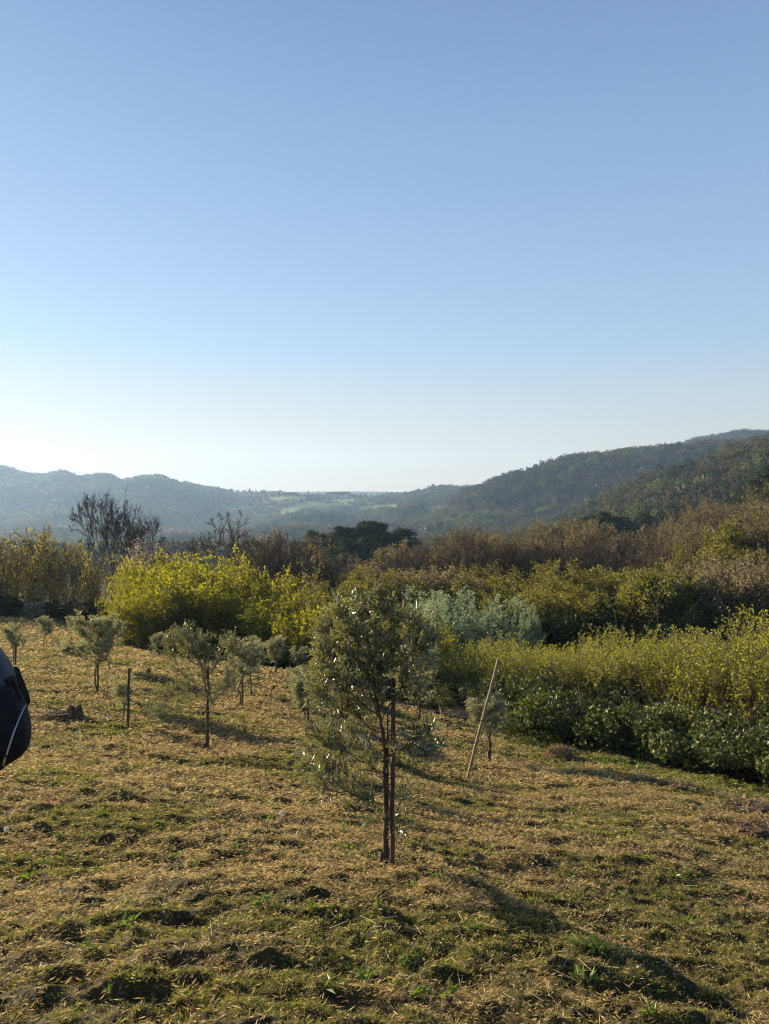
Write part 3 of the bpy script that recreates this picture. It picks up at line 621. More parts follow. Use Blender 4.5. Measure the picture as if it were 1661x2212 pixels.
# woodland rows
row('budding', *spread(560, 720, 10, 66, 76, ([560, 640, 720], [1168, 1154, 1176]), .5, 20), 'reddish brown bare topped tree left of the dark pines', 'tree', 'reddish brown trees left of the pines', (.9, 1.1))
row('budding', *spread(700, 930, 12, 68, 80, ([700, 760, 830, 930], [1210, 1203, 1190, 1178]), .5, 16), 'brown budding tree standing in front of the dark pines', 'tree', 'brown trees in front of the pines')
row('olive_budding', *spread(700, 900, 10, 48, 56, ([700, 780, 900], [1245, 1238, 1240]), .5, 8), 'brown and olive tinted bushy tree below the dark pines', 'tree', 'olive tinted bushy trees below the pines', (1.1, 1.4))
row('tan_budding', *spread(868, 990, 5, 52, 57, ([868, 930, 990], [1235, 1218, 1238]), .5, 6), 'pale tan fuzzy tree above the silvery willows', 'tree', 'pale tan trees above the willows', (1.1, 1.3))
row('budding', *spread(930, 1290, 20, 78, 95, ([930, 1000, 1060, 1120, 1200, 1290], [1146, 1142, 1146, 1152, 1132, 1130]), .5, 20), 'russet budding tree in the tall row right of the pines', 'tree', 'russet trees in the tall row right of the pines')
row('budding', *spread(1280, 1500, 11, 78, 95, ([1280, 1350, 1420, 1500], [1134, 1150, 1160, 1150]), .5, 22), 'brown budding tree in the tall row near the conifers', 'tree', 'brown trees in the tall row below the conifers')
row('olive_budding', *spread(960, 1480, 22, 50, 64, ([960, 1100, 1200, 1300, 1480], [1246, 1236, 1226, 1232, 1225]), .5, 22), 'olive green budding tree in the middle row above the saplings', 'tree', 'olive green trees in the middle row', (1.1, 1.4))
row('olive_budding', *spread(1030, 1330, 9, 40, 46, ([1030, 1160, 1240, 1330], [1318, 1262, 1256, 1300]), .5, 8), 'rounded dark olive bush just above the sapling stand', 'bush', 'rounded olive bushes above the sapling stand', (1.2, 1.5), )
row('green_tree', *spread(1375, 1490, 4, 44, 48, ([1375, 1430, 1490], [1240, 1232, 1250]), .3, 4), 'yellow green rounded tree right of the dark gap', 'tree', 'yellow green rounded trees right of the dark gap', (1.1, 1.3))
row('tan_budding', *spread(1440, 1700, 12, 42, 52, ([1440, 1540, 1620, 1700], [1262, 1225, 1205, 1190]), .5, 10), 'grey brown twiggy tree above the right end of the saplings', 'tree', 'grey brown twiggy trees at the right')
row('green_tree', *spread(1490, 1720, 6, 62, 74, ([1480, 1560, 1620, 1720], [1200, 1165, 1115, 1105]), .5, 18), 'green leafy tree on the right slope below the conifers', 'tree', 'green leafy trees on the right slope', (.9, 1.2))
row('budding', *spread(1440, 1720, 13, 95, 130, ([1440, 1540, 1620, 1720], [1120, 1088, 1075, 1040]), .5, 10), 'brown budding tree high on the right hand slope', 'tree', 'brown trees high on the right slope')
row('dark_bush', *spread(1300, 1370, 3, 38, 42, ([1290, 1340, 1375], [1298, 1290, 1305]), .3, 5), 'near black evergreen bush in the gap above the saplings', 'bush', 'dark evergreens in the gap', (.9, 1.1))
row('budding', *spread(380, 620, 9, 85, 110, ([380, 620], [1225, 1200]), .5, 10), 'low brown tree seen over the hazel dome', 'tree', 'low brown trees over the hazel dome')
row('budding', *spread(1400, 1740, 16, 60, 84, ([1400, 1480, 1560, 1640, 1740], [1178, 1150, 1122, 1098, 1080]), .5, 20), 'brown budding tree climbing the right slope above the twiggy trees', 'tree', 'brown trees climbing the right slope')
row('olive_budding', *spread(1480, 1740, 9, 54, 66, ([1480, 1560, 1640, 1740], [1195, 1165, 1140, 1120]), .5, 20), 'olive green tree climbing the right slope above the twiggy trees', 'tree', 'olive trees climbing the right slope')
# bare trees
T = build_bare(700, 10, 4, .42, 8); proto('bare_tree', 0, T.wood(7, .015), None, 'bark', 'pine')
T = build_bare(705, 10, 1, .2, 8); proto('bare_tree', 1, T.wood(7, .015), None, 'bark', 'pine')
def bare(px, D, top, label, var, wide, rz):
    x, y, z = at(px, D); v = PROTO['bare_tree'][var]; h = top_h(top, D, z); s = h / v[2]
    o = thing('bare_tree', (x, y, z), label, 'tree', None, rz, (s * wide, s * wide, s)); mobj('branches', v[0], o)
bare(255, 58, 1068, 'large leafless tree with several dark stems and a broad fan crown against the hazy hills', 0, .52, 0.4)
bare(482, 62, 1108, 'smaller leafless single trunk tree rising above the yellow green hazel dome', 1, .9, 3.1)
for i, (px, D, top, v, wd) in enumerate([(585, 64, 1160, 0, .5), (628, 70, 1150, 0, .45), (735, 62, 1190, 1, .7), (880, 66, 1172, 0, .5), (1010, 74, 1146, 0, .5), (1185, 76, 1140, 1, .7), (1290, 74, 1146, 0, .5), (1470, 72, 1150, 0, .55), (1540, 80, 1118, 1, .8), (1600, 84, 1100, 0, .5)]):
    bare(px, D, top, 'leafless tree with dark limbs standing out of the brown woodland, ' + ordinal(i + 1) + ' from the left', v, wd, i * 1.3)
for px, D, top, lb in ((318, 52, 1168, 'pale pinkish blossom tree just right of the large leafless tree'), (345, 55, 1176, 'smaller whitish blossom tree between the two leafless trees')):
    x, y, z = at(px, D); plant('blossom', (x, y, z), top_h(top, D, z), lb, 'tree', 'pale blossom trees')
x, y, z = at(672, 33); T = Tree(720)
T.branch(z3(), UP, 5.2, .05, 0, [dict(seg=8, wob=.03, n=20, start=.1, ang=.9, ratio=.22, rr=.4, tip=.2), dict(seg=3, wob=.1, up=.05, n=4, start=.1, ang=.6, ratio=.5, rr=.6), dict(seg=2, tip=.5)])
proto('ivy_pole', 0, T.wood(5), T.leaves(7, .09, .07, .8, .3, .05), 'bark', 'bud_brown'); NAMES['ivy_pole'] = 'slender_tree'
plant('ivy_pole', (x, y, z), top_h(1195, 33, z), 'tall slim dark tree with small brownish leaves at the right shoulder of the hazel dome', 'tree', None, 0)

for px, D, top, lb in ((1358, 480, 1072, 'pale blossom tree on the spur of the right slope'), (1503, 470, 1040, 'second pale blossom tree higher on the right slope')):
    x, y, z = at(px, D); plant('blossom', (x, y, z), max(9, top_h(top, D, z)), lb, 'tree', None)
bare(1392, 62, 1148, 'nearly bare dark forked tree rising before the conifers on the right slope', 1, .8, 2.0)

# pines
for i, (px, D, top) in enumerate([(682, 142, 1147), (703, 138, 1146), (722, 146, 1152), (738, 140, 1143), (757, 148, 1135), (775, 139, 1132), (790, 150, 1128), (806, 141, 1126), (822, 147, 1131), (836, 138, 1140), (862, 144, 1132), (748, 132, 1160), (780, 131, 1158), (812, 133, 1156), (842, 150, 1150)]):
    x, y, z = at(px, D)
    lb = 'lone dark pine at the right end of the pine clump' if px == 862 else 'dark pine at the left end of the pine clump' if px == 682 else 'dark pine in the central clump, ' + ordinal(sorted([682,703,722,738,757,775,790,806,822,836,862,748,780,812,842]).index(px) + 1) + ' from the left'
    plant('pine', (x, y, z), top_h(top, D, z) * random.uniform(.93, 1.03), lb, 'pine', 'dark pines in the central clump', i, wide=random.uniform(.7, 1.0))
for i in range(20):
    px = 1245 + i * 16 + random.uniform(-10, 10); D = random.uniform(190, 235); x, y, z = at(px, D)
    plant('pine', (x, y, z), top_h(np.interp(px, [1240, 1300, 1400, 1560], [1122, 1110, 1112, 1085]) + random.uniform(-6, 14), D, z), 'dark conifer in the belt across the right slope, ' + ordinal(i + 1) + ' from the left', 'pine', 'conifers on the right slope', i)
for i, (px, D, top) in enumerate([(1632, 190, 1040), (1655, 160, 1018), (1690, 150, 1000), (1606, 200, 1056)]):
    x, y, z = at(px, D); plant('pine', (x, y, z), top_h(top, D, z), ['dark pine left of the tallest at the right picture edge', 'tallest dark pine at the right picture edge', 'dark pine beyond the right picture edge', 'smaller dark pine near the right edge'][i], 'pine', 'dark pines at the right edge', i)

# ------------------------------------------------------------------ far woods: instanced on the hill slopes, one object each (uncountable)
def joined(kind, i, mt=None, sub=1.0, rg=None):
    v = PROTO[kind][i]; (wv, wf), (lv, lf) = v[4], v[5]; Hh = v[2]
    if sub < 1:
        k = rg.random(len(lf)) < sub; lf = lf[k]; k2 = rg.random(len(wf)) < sub; wf = wf[k2]
    V, Fc = join([(wv, wf), (lv, lf)]); 
    return mesh_np('wood_' + kind, V / Hh, Fc, [M[v[6]], M['wood']], False, None, np.concatenate([np.zeros(len(wf)), np.ones(len(lf))]))
def lump(seed):
    rg = np.random.default_rng(seed); n = 170; nl = 7; cs = np.stack([rg.normal(0, .17, nl), rg.normal(0, .17, nl), rg.uniform(.35, .85, nl)], 1)
    k = rg.integers(0, nl, n); d = rdir(rg, n); P = cs[k] + d * .20 * rg.uniform(.6, 1.05, (n, 1)); lf = leafquads(P, rdir(rg, n), .17 * rg.uniform(.6, 1.3, n), .11, rg, .2, .3)
    tb = tubes([[0, 0, -.1]], [[0, 0, .6]], [.03], [.01], 4); V, Fc = join([tb, lf])
    return mesh_np('wood_lump', V, Fc, [M['bark_brown'], M['wood']], False, None, np.concatenate([np.zeros(len(tb[1])), np.ones(len(lf[1]))]))
def spire(seed):
    rg = np.random.default_rng(seed); n = 120; t = rg.random(n); a = rg.random(n) * 6.28; r = .22 * (1 - t) ** .7 * rg.uniform(.6, 1.1, n) + .02
    lf = leafquads(np.stack([np.cos(a) * r, np.sin(a) * r, .12 + .85 * t], 1), np.stack([np.cos(a), np.sin(a), np.ones(n) * .3], 1), .13, .08, rg, .1, .2)
    tb = tubes([[0, 0, -.1]], [[0, 0, .7]], [.02], [.01], 4); V, Fc = join([tb, lf])
    return mesh_np('wood_spire', V, Fc, [M['bark'], M['wood']], False, None, np.concatenate([np.zeros(len(tb[1])), np.ones(len(lf[1]))]))
def far_collection(name, meshes):
    c = bpy.data.collections.new(name)
    for m in meshes: c.objects.link(bpy.data.objects.new(m.name, m))
    return c
def scatter(name, P, scale, tint, idx, coll, label):
    rg = np.random.default_rng(5); m = bpy.data.meshes.new(name); m.vertices.add(len(P)); m.vertices.foreach_set('co', np.asarray(P, np.float32).ravel())
    for nm, ty, key, arr in (('sz', 'FLOAT', 'value', scale), ('rot', 'FLOAT', 'value', rg.random(len(P)) * 6.28), ('idx', 'INT', 'value', idx)):
        a = m.attributes.new(nm, ty, 'POINT'); a.data.foreach_set(key, np.asarray(arr, np.int32 if ty == 'INT' else np.float32))
    a = m.attributes.new('tint', 'FLOAT_COLOR', 'POINT'); a.data.foreach_set('color', np.concatenate([tint, np.ones((len(P), 1))], 1).astype(np.float32).ravel())
    ng = bpy.data.node_groups.new(name + '_scatter', 'GeometryNodeTree')
    ng.interface.new_socket('Geometry', in_out='INPUT', socket_type='NodeSocketGeometry'); ng.interface.new_socket('Geometry', in_out='OUTPUT', socket_type='NodeSocketGeometry')
    N = ng.nodes; L = ng.links; gi = N.new('NodeGroupInput'); go = N.new('NodeGroupOutput'); ip = N.new('GeometryNodeInstanceOnPoints'); ci = N.new('GeometryNodeCollectionInfo')
    ci.inputs[0].default_value = coll; ci.inputs['Separate Children'].default_value = True; ci.inputs['Reset Children'].default_value = True
    def na(nm, ty):
        n = N.new('GeometryNodeInputNamedAttribute'); n.data_type = ty; n.inputs[0].default_value = nm; return n.outputs[0]
    cx = N.new('ShaderNodeCombineXYZ'); L.new(na('rot', 'FLOAT'), cx.inputs[2]); cs = N.new('ShaderNodeCombineXYZ'); s = na('sz', 'FLOAT')
    for k in range(3): L.new(s, cs.inputs[k])
    mp = N.new('GeometryNodeMeshToPoints'); L.new(gi.outputs[0], mp.inputs['Mesh']); L.new(mp.outputs[0], ip.inputs['Points']); L.new(ci.outputs[0], ip.inputs['Instance'])
    ip.inputs['Pick Instance'].default_value = True; L.new(na('idx', 'INT'), ip.inputs['Instance Index']); L.new(cx.outputs[0], ip.inputs['Rotation']); L.new(cs.outputs[0], ip.inputs['Scale'])
    L.new(ip.outputs[0], go.inputs[0]); o = mobj(name, m); md = o.modifiers.new('scatter', 'NODES'); md.node_group = ng
    return tag(o, label, 'woodland', kind='stuff')
def far_woods():
    rg = np.random.default_rng(21)
    # tints of spring woodland: brown budding, olive, fresh green, dark conifer, pale
    pal = np.array([[.072, .062, .042], [.08, .078, .04], [.085, .115, .04], [.022, .034, .022], [.18, .16, .11], [.045, .055, .03]])
    def tints(x, y, sp=60.):
        a = fbm(x / sp, y / sp, 2, 3) + rg.normal(0, .12, len(x)); b = fbm(x / (sp * 1.7) + 5, y / (sp * 1.7), 4, 3) + rg.normal(0, .1, len(x))
        k = np.where(a > .38, 3, np.where(a > .12, 5, np.where(a > -.15, 0, np.where(b > .1, 2, 1)))); k = np.where(rg.random(len(x)) < .02, 4, k)
        return pal[k] * rg.uniform(.7, 1.3, (len(x), 1)), k
    zones = (('valley_wood', 130, 330, 5.2, 9.5, 'mixed budding woodland filling the valley behind the pine clump'),
             ('slope_wood', 330, 800, 6.2, 11.5, 'woodland covering the nearer slope that climbs to the right'),
             ('hill_wood', 800, 2080, 8.0, 15, 'hazy woodland covering the far hills up to the skyline'))
    near = far_collection('near_wood_kinds', [joined('budding', 0, None, .55, rg), joined('olive_budding', 0, None, .5, rg), joined('green_tree', 0, None, .5, rg), joined('pine', 0, None, .4, rg), joined('budding', 1, None, .5, rg)])
    far = far_collection('far_wood_kinds', [lump(1), lump(2), lump(3), spire(4), spire(5)])
    for nm, d0, d1, sp, hh, lb in zones:
        n = int(.5 * (d1 ** 2 - d0 ** 2) * 2.3 / sp ** 2)
        y = np.sqrt(rg.random(n) * (d1 ** 2 - d0 ** 2) + d0 ** 2); x = y * (rg.random(n) * 2.3 - 1.3); px = CX + F * x / y
        grove = (fbm(x / 45, y / 60, 6, 2) > .22) & (rg.random(n) < .6); k = ((~meadow(x, y) & ~meadow(x, y, 4.) & ~meadow(x, y, 8.)) | grove) & ~((y > 1800) & (px > 500) & (px < 925) & (rg.random(n) < .6)) & ~((y > 1780) & (px > 915) & (px < 1012)); lim = (px > 640) & (px < 900) & (y < 165) | (px < 640) & (y < 175)
        sparse = (y > 1500) & (px > 470) & (px < 915) & (rg.random(n) < .5)       # terraces, groves and gardens of the middle ridge
        k &= ~lim & ~sparse; x = x[k]; y = y[k]; px = px[k]; z = gz(x, y)
        t, kk = tints(x, y, 28 if d1 < 900 else 85)
        sz = hh * rg.uniform(.5, 1.3, len(x)) * np.where(y > 1400, np.interp(px, [410, 520, 880, 960], [1, .5, .5, 1]), 1)
        if d1 < 400: idx = np.choose(kk, [0, 1, 2, 3, 4, 1])
        else: idx = np.where(kk == 3, 3 + rg.integers(0, 2, len(x)), rg.integers(0, 3, len(x)))
        sz = sz * (.8 if d1 < 400 else 1)
        scatter(nm, np.stack([x, y, z - .3], 1), sz, t, idx, near if d1 < 400 else far, lb)
far_woods()

# skyline trees of the middle ridge, one by one
SKY = []
for px, h in ((539, 1053), (666, 1059), (688, 1061), (779, 1065), (785, 1064), (791, 1064), (816, 1064), (826, 1066), (835, 1061), (846, 1061), (875, 1058), (890, 1061), (906, 1061), (985, 1049), (1022, 1053), (609, 1062), (675, 1064)): SKY.append(('cypress', px, h))
for px, h in ((420, 1055), (435, 1056), (515, 1060), (952, 1051), (965, 1051), (935, 1052), (860, 1064), (594, 1060), (878, 1066)): SKY.append(('umbrella_pine', px, h))
for i in range(15): SKY.append(('umbrella_pine' if i % 2 else 'pine', 708 + i * 3.3 + random.uniform(-1, 1), 1062 + random.uniform(-1, 3)))
for i in range(16): SKY.append(('umbrella_pine' if i % 2 else 'pine', 926 + i * 5.2 + random.uniform(-1, 1), 1042 + abs(i - 4) * .9 + random.uniform(0, 8)))
for i in range(8): SKY.append(('pine', 572 + i * 7 + random.uniform(-2, 2), 1060 + random.uniform(-2, 5)))
for i, (kd, px, top) in enumerate(SKY):
    D = 1880 + random.uniform(-20, 15); x, y, z = at(px, D); h = max(7, top_h(top, D, z))
    blk = 700 < px < 770 or px > 920; lb = {'cypress': 'narrow dark cypress on the middle ridge', 'umbrella_pine': None if blk else 'round headed umbrella pine on the middle ridge'}.get(kd) or \
         ('pine in the dark skyline block left of the saddle' if 700 < px < 770 else 'pine in the tall dark row crowning the knoll' if px > 900 else 'pine in the scattered group on the middle ridge')
    lb += ', ' + ordinal(1 + sum(1 for q in SKY if q[1] < px and (q[0] == 'cypress') == (kd == 'cypress') and (kd == 'cypress' or (q[1] > 920) == (px > 920) and (700 < q[1] < 770) == (700 < px < 770) and (blk or q[0] == kd)))) + ' from the left'; plant(kd, (x, y, z - .5), h, lb, kd.replace('_', ' '), {'cypress': 'cypresses on the middle ridge', 'umbrella_pine': None if blk else 'umbrella pines on the middle ridge'}.get(kd) or ('pines in the dark skyline block' if 700 < px < 770 else 'pines crowning the knoll' if px > 900 else 'pines on the left of the ridge'), i, wide=1.3 if kd == 'cypress' else 1.5)

# ------------------------------------------------------------------ far houses
def wallmat(name, c): return solid(name, tuple(.85 * v for v in c), c, .6, .9)
WM = dict(white=wallmat('wall_white', (.75, .74, .70)), cream=wallmat('wall_cream', (.55, .46, .32)), ochre=wallmat('wall_ochre', (.50, .34, .18)), stone=wallmat('wall_stone', (.25, .22, .19)))
M['roof'] = solid('roof_tile', (.22, .12, .08), (.32, .18, .12), 1.2, .9, .3, (1, 6, 1)); M['glass'] = solid('dark_glass', (.03, .035, .04), (.05, .055, .06), 1, .15, 0, None, .6)
def quadbox(x0, x1, y0, y1, z0, z1):
    V = np.array([[x, y, z] for x in (x0, x1) for y in (y0, y1) for z in (z0, z1)], float)
    return V, np.array([[0, 1, 3, 2], [4, 6, 7, 5], [0, 4, 5, 1], [2, 3, 7, 6], [0, 2, 6, 4], [1, 5, 7, 3]])
def house(px, D, W, Hh, wm, label, flat=False, nw=3, fl=2, top=None, rz=0.15):
    x, y, z = at(px, D)
    if top is not None: z = float(slope_of(top)) * D - Hh
    o = thing('house', (x, y, z), label, 'house', None, rz)
    Dp = W * .6; V, Fc = quadbox(-W / 2, W / 2, -Dp / 2, Dp / 2, -3, Hh); mobj('wall', mesh_np('house_wall', V, Fc, [WM[wm]]), o)
    if flat: V, Fc = quadbox(-W / 2 - .3, W / 2 + .3, -Dp / 2 - .3, Dp / 2 + .3, Hh + .005, Hh + .4)
    else:
        e = .5; r = Dp * .22
        V = np.array([[-W/2-e, -Dp/2-e, Hh], [W/2+e, -Dp/2-e, Hh], [W/2+e, Dp/2+e, Hh], [-W/2-e, Dp/2+e, Hh], [-W/2+1.2, 0, Hh+r], [W/2-1.2, 0, Hh+r]]) + np.array([0, 0, .005])
        Fc = np.array([[0, 1, 5, 4], [1, 2, 5, 5], [2, 3, 4, 5], [3, 0, 4, 4], [0, 3, 2, 1]])
        m = bpy.data.meshes.new('house_roof'); m.from_pydata(V.tolist(), [], [list(dict.fromkeys(f)) for f in Fc.tolist()]); m.materials.append(M['roof']); mobj('roof', m, o); V = None
    if V is not None: mobj('roof', mesh_np('house_roof', V, Fc, [WM['stone']]), o)
    for s in range(fl):
        for k in range(nw):
            cx = -W / 2 + W * (k + .5) / nw; cz = Hh * (s + .5) / fl
            V, Fc = quadbox(cx - .5, cx + .5, -Dp / 2 - .06, -Dp / 2 + .2, cz - .7, cz + .7); mobj('window', mesh_np('house_window', V, Fc, [M['glass']]), o)
house(1090, 850, 9.5, 4.2, 'white', 'white two storey house among dark trees at the foot of the right hill', flat=True, nw=4, top=1134)
house(873, 1850, 13, 8, 'ochre', 'ochre house on the ridge just left of the pine crowned knoll', nw=3, top=1071)
house(857, 1800, 24, 7, 'cream', 'long cream farmhouse below the ochre house on the ridge', nw=4, top=1077)
house(682, 1850, 24, 6, 'stone', 'long low stone building on the skyline left of the dark pine block', nw=4, fl=1, top=1070)
house(498, 1800, 20, 7, 'white', 'pale building on the left slope nearest the umbrella pines', nw=4, top=1076)
house(458, 1780, 10, 6, 'white', 'small white house left of the pale building on the left slope', nw=2, top=1077)
house(369, 1500, 18, 6, 'white', 'white house low on the left slope behind the large leafless tree', flat=True, nw=3, top=1098)
house(1276, 520, 6, 2.0, 'cream', 'low flat roofed building on the spur of the right slope', flat=True, nw=3, fl=1, top=1106)

# ------------------------------------------------------------------ olive trees, stakes
def WP(px, py, D): return np.array([xslope(px, py) * D, D, float(slope_of(py)) * D])
def limb(T, pts, r0, r1, rg, wob=.012):
    P = [pts[0]]
    for a, b in zip(pts[:-1], pts[1:]):
        for k in range(1, 5): P.append(a + (b - a) * k / 4 + rg.normal(size=3) * wob)
    n = len(P) - 1
    for i in range(n):
        T.A.append(P[i]); T.B.append(P[i + 1]); T.RA.append(r0 + (r1 - r0) * i / n); T.RB.append(r0 + (r1 - r0) * (i + 1) / n)
    return np.array(P)
SHOOT = [dict(seg=4, wob=.13, up=.10, n=3, start=.1, ang=.6, ratio=.6, rr=.7, tip=.4, fall=.2), dict(seg=3, wob=.13, up=.08, tip=.5)]
def shoots(T, P, n, L, axis, r=.004, t0=.15, droop=0.):
    rg = T.rg
    for k in range(n):
        t = t0 + (1 - t0) * rg.random() ** .85; u = t * (len(P) - 1); i = min(int(u), len(P) - 2); p = P[i] + (P[i + 1] - P[i]) * (u - i)
        out = p - axis; out[2] = 0; out = out / (np.linalg.norm(out) + .1); dr = nrm(P[min(i + 1, len(P) - 1)] - P[i] + 1e-6)
        d = out * .5 + dr * .5 + rg.normal(size=3) * .55 + UP * (.35 - droop); d /= np.linalg.norm(d)
        T.branch(p, d, L * rg.uniform(.6, 1.25), r, 0, [dict(SHOOT[0], leaflev=2), SHOOT[1]])
def olive_leaves(T, per, L=.05, W=.0125):
    rg = T.rg; P = []; D = []
    for pts, ln in T.tw:
        n = max(3, int(per * ln / .2 * rg.uniform(.8, 1.2))); t = np.linspace(.08, 1, n) * (len(pts) - 1); i = np.minimum(t.astype(int), len(pts) - 2); f = (t - i)[:, None]
        b = pts[i] * (1 - f) + pts[i + 1] * f; ax = nrm(pts[i + 1] - pts[i]); s = nrm(np.cross(ax, rg.normal(size=(n, 3)))); 
        for sg in (1, -1): P.append(b); D.append(ax * .75 + s * sg * .7 + rg.normal(size=(n, 3)) * .12 + UP * .1)
    P = np.concatenate(P); D = np.concatenate(D); n = len(P)
    return leafquads(P, D, L * rg.uniform(.65, 1.25, n), W * rg.uniform(.8, 1.2, n), rg, .22, .35)

def hand_olive(base, D, stem, limbs, label, seed, per, group=None, L=.05, SL=.22, r0=.018):
    T = Tree(seed); rg = T.rg; o = np.array(base); st = [WP(px, py, D + dd) - o for px, py, dd in stem]; st[0][2] = -.05
    P = limb(T, st, r0, r0 * .45, rg, .005); axis = np.array([st[1][0], st[1][1], 0])
    # root flare
    for k in range(5):
        a = k * 1.3; e = st[0] + np.array([math.cos(a) * .045, math.sin(a) * .045, .03]); T.A.append(st[0] + UP * .13); T.B.append(e); T.RA.append(r0 * .8); T.RB.append(r0 * .5)
    shoots(T, P[len(P) // 2:], per[0], SL, axis)
    for j, lm in enumerate(limbs):
        n = int(lm[-1] * (1.7 if lm[-2][1] < 1480 else 1.3)); pts = [WP(px, py, D + dd) - o for px, py, dd in lm[:-1]]; Q = limb(T, pts, r0 * .30, .004, rg, .018); shoots(T, Q, n, SL, axis, droop=.1)
    t = thing('olive_tree', base, label, 'olive tree', group); wv, wf = T.wood(6, .0015)
    mobj('trunk', mesh_np('olive_trunk', wv, wf, [M['bark_olive']], True), t); lv, lf = olive_leaves(T, per[1], L, L * .27); mobj('crown', mesh_np('olive_crown', lv, lf, [M['olive_leaf']]), t)
    return t
bx, by, bz = hit(828, 1866); D0 = by
hand_olive((bx, by, bz), D0, [(826,1868,0),(833,1838,0),(834,1760,0),(831,1690,.01),(833,1640,0),(828,1581,0),(818,1548,0),(812,1500,.03),(806,1440,0),(795,1380,-.05),(785,1335,-.05)],
  [[(808,1480,0),(770,1430,.1),(740,1385,.12),(722,1345,.1), 15], [(812,1500,0),(840,1440,-.1),(850,1390,-.15),(835,1330,-.1),(818,1312,-.1), 16], [(808,1450,0),(820,1400,.2),(800,1350,.25),(790,1318,.2), 13],
   [(820,1552,0),(770,1510,-.15),(725,1460,-.2),(705,1410,-.2), 14], [(818,1548,0),(760,1500,.2),(715,1440,.3),(700,1390,.3), 13], [(830,1600,0),(790,1560,-.1),(740,1530,-.2),(695,1500,-.25), 13],
   [(830,1600,0),(780,1575,.2),(735,1545,.3),(715,1520,.35), 9], [(834,1690,0),(790,1650,-.1),(740,1620,-.2),(690,1610,-.25), 14], [(832,1700,0),(780,1690,.1),(720,1670,.2),(672,1655,.25), 12],
   [(834,1740,0),(790,1725,-.1),(740,1715,-.2),(700,1705,-.22), 12], [(833,1650,0),(800,1625,.15),(765,1600,.3),(730,1590,.4), 8],
   [(822,1560,0),(870,1480,-.1),(895,1420,-.15),(892,1370,-.15), 14], [(812,1500,0),(870,1440,.2),(900,1400,.3),(890,1350,.3), 10], [(830,1600,0),(870,1570,0),(892,1560,-.05),(912,1600,-.05), 8],
   [(833,1640,0),(865,1620,-.15),(890,1610,-.25),(908,1645,-.3), 7], [(806,1440,0),(770,1400,-.2),(740,1360,-.3),(745,1330,-.35), 12], [(834,1790,0),(855,1760,.05),(868,1730,.05), 4], [(834,1770,0),(862,1790,-.05),(875,1770,-.05), 3]],
  'largest and nearest olive tree, tied to a thick stake, crown low on the left', 31, (20, 5.6), None, .062, .15)
b2 = hit(444, 1620)
hand_olive(b2, b2[1], [(441,1622,0),(447,1590,0),(447,1540,0),(446,1500,0),(438,1460,.1),(430,1420,0),(426,1395,0)],
  [[(446,1500,0),(410,1490,.2),(375,1500,.3),(348,1520,.3), 13], [(447,1530,0),(405,1530,-.2),(370,1545,-.4),(350,1560,-.5), 11], [(446,1510,0),(400,1460,0),(375,1420,-.1),(362,1395,-.1), 12], [(440,1465,0),(405,1420,.3),(395,1390,.4), 11],
   [(440,1470,0),(465,1440,0),(490,1410,0),(500,1395,0), 10], [(436,1440,0),(450,1410,-.2),(446,1385,-.3), 10], [(446,1520,0),(480,1495,.3),(505,1470,.4), 8], [(446,1540,0),(470,1510,-.3),(485,1480,-.4), 7], [(430,1420,0),(410,1400,0),(415,1378,0), 8]],
  'lopsided olive tree left of the largest one, crown leaning left over a dark straight stake', 32, (26, 4.4), None, .072, .27, .018)

def build_olive(seed, H=2.2, wid=1.0, n=11, leaf=.06, per=3.2, start=.35):
    per *= .72; leaf *= 1.42; n = int(n * 1.25)
    T = Tree(seed); rg = T.rg
    pts = [z3(), np.array([rg.normal() * .03, rg.normal() * .03, H * .3]), np.array([rg.normal() * .06, rg.normal() * .06, H * .6]), np.array([rg.normal() * .1, rg.normal() * .1, H * .86])]
    P = limb(T, pts, .020, .007, rg)
    shoots(T, P[int(len(P) * .55):], 12, .2, z3())
    for k in range(n):
        t = start + (1 - start) * (k + rg.random()) / n; i = min(int(t * (len(P) - 1)), len(P) - 2); p = P[i]; a = k * 2.4 + rg.normal() * .5; e = wid * .55 * rg.uniform(.6, 1.15) * (1.15 - .5 * t)
        dr = np.array([math.cos(a), math.sin(a), 0]); q = [p, p + dr * e * .45 + UP * .12 * H * rg.uniform(.6, 1.3), p + dr * e * .8 + UP * H * rg.uniform(.16, .36)]
        shoots(T, limb(T, q, .008, .004, rg, .015), 9, .2, z3(), t0=.2)
    return T, olive_leaves(T, per, leaf, leaf * .3)
for i, (Hh, wd, n, st) in enumerate([(2.2, 1.1, 13, .44), (2.1, .9, 11, .46), (2.0, .6, 8, .4), (2.3, 1.3, 14, .42), (1.9, .45, 6, .4)]):
    T, lf = build_olive(800 + i, Hh, wd, n, .062, 2.9, st); proto('olive', i, T.wood(5, .002), lf, 'bark_olive', 'olive_leaf_far')
for i in range(2):
    T, lf = build_olive(820 + i, 1.6, 1.3, 15, .07, 2.6, .1); proto('olive_bush', i, T.wood(5, .002), lf, 'bark_olive', 'olive_leaf_far')
NAMES['olive'] = 'olive_tree'; NAMES['olive_bush'] = 'olive_tree'
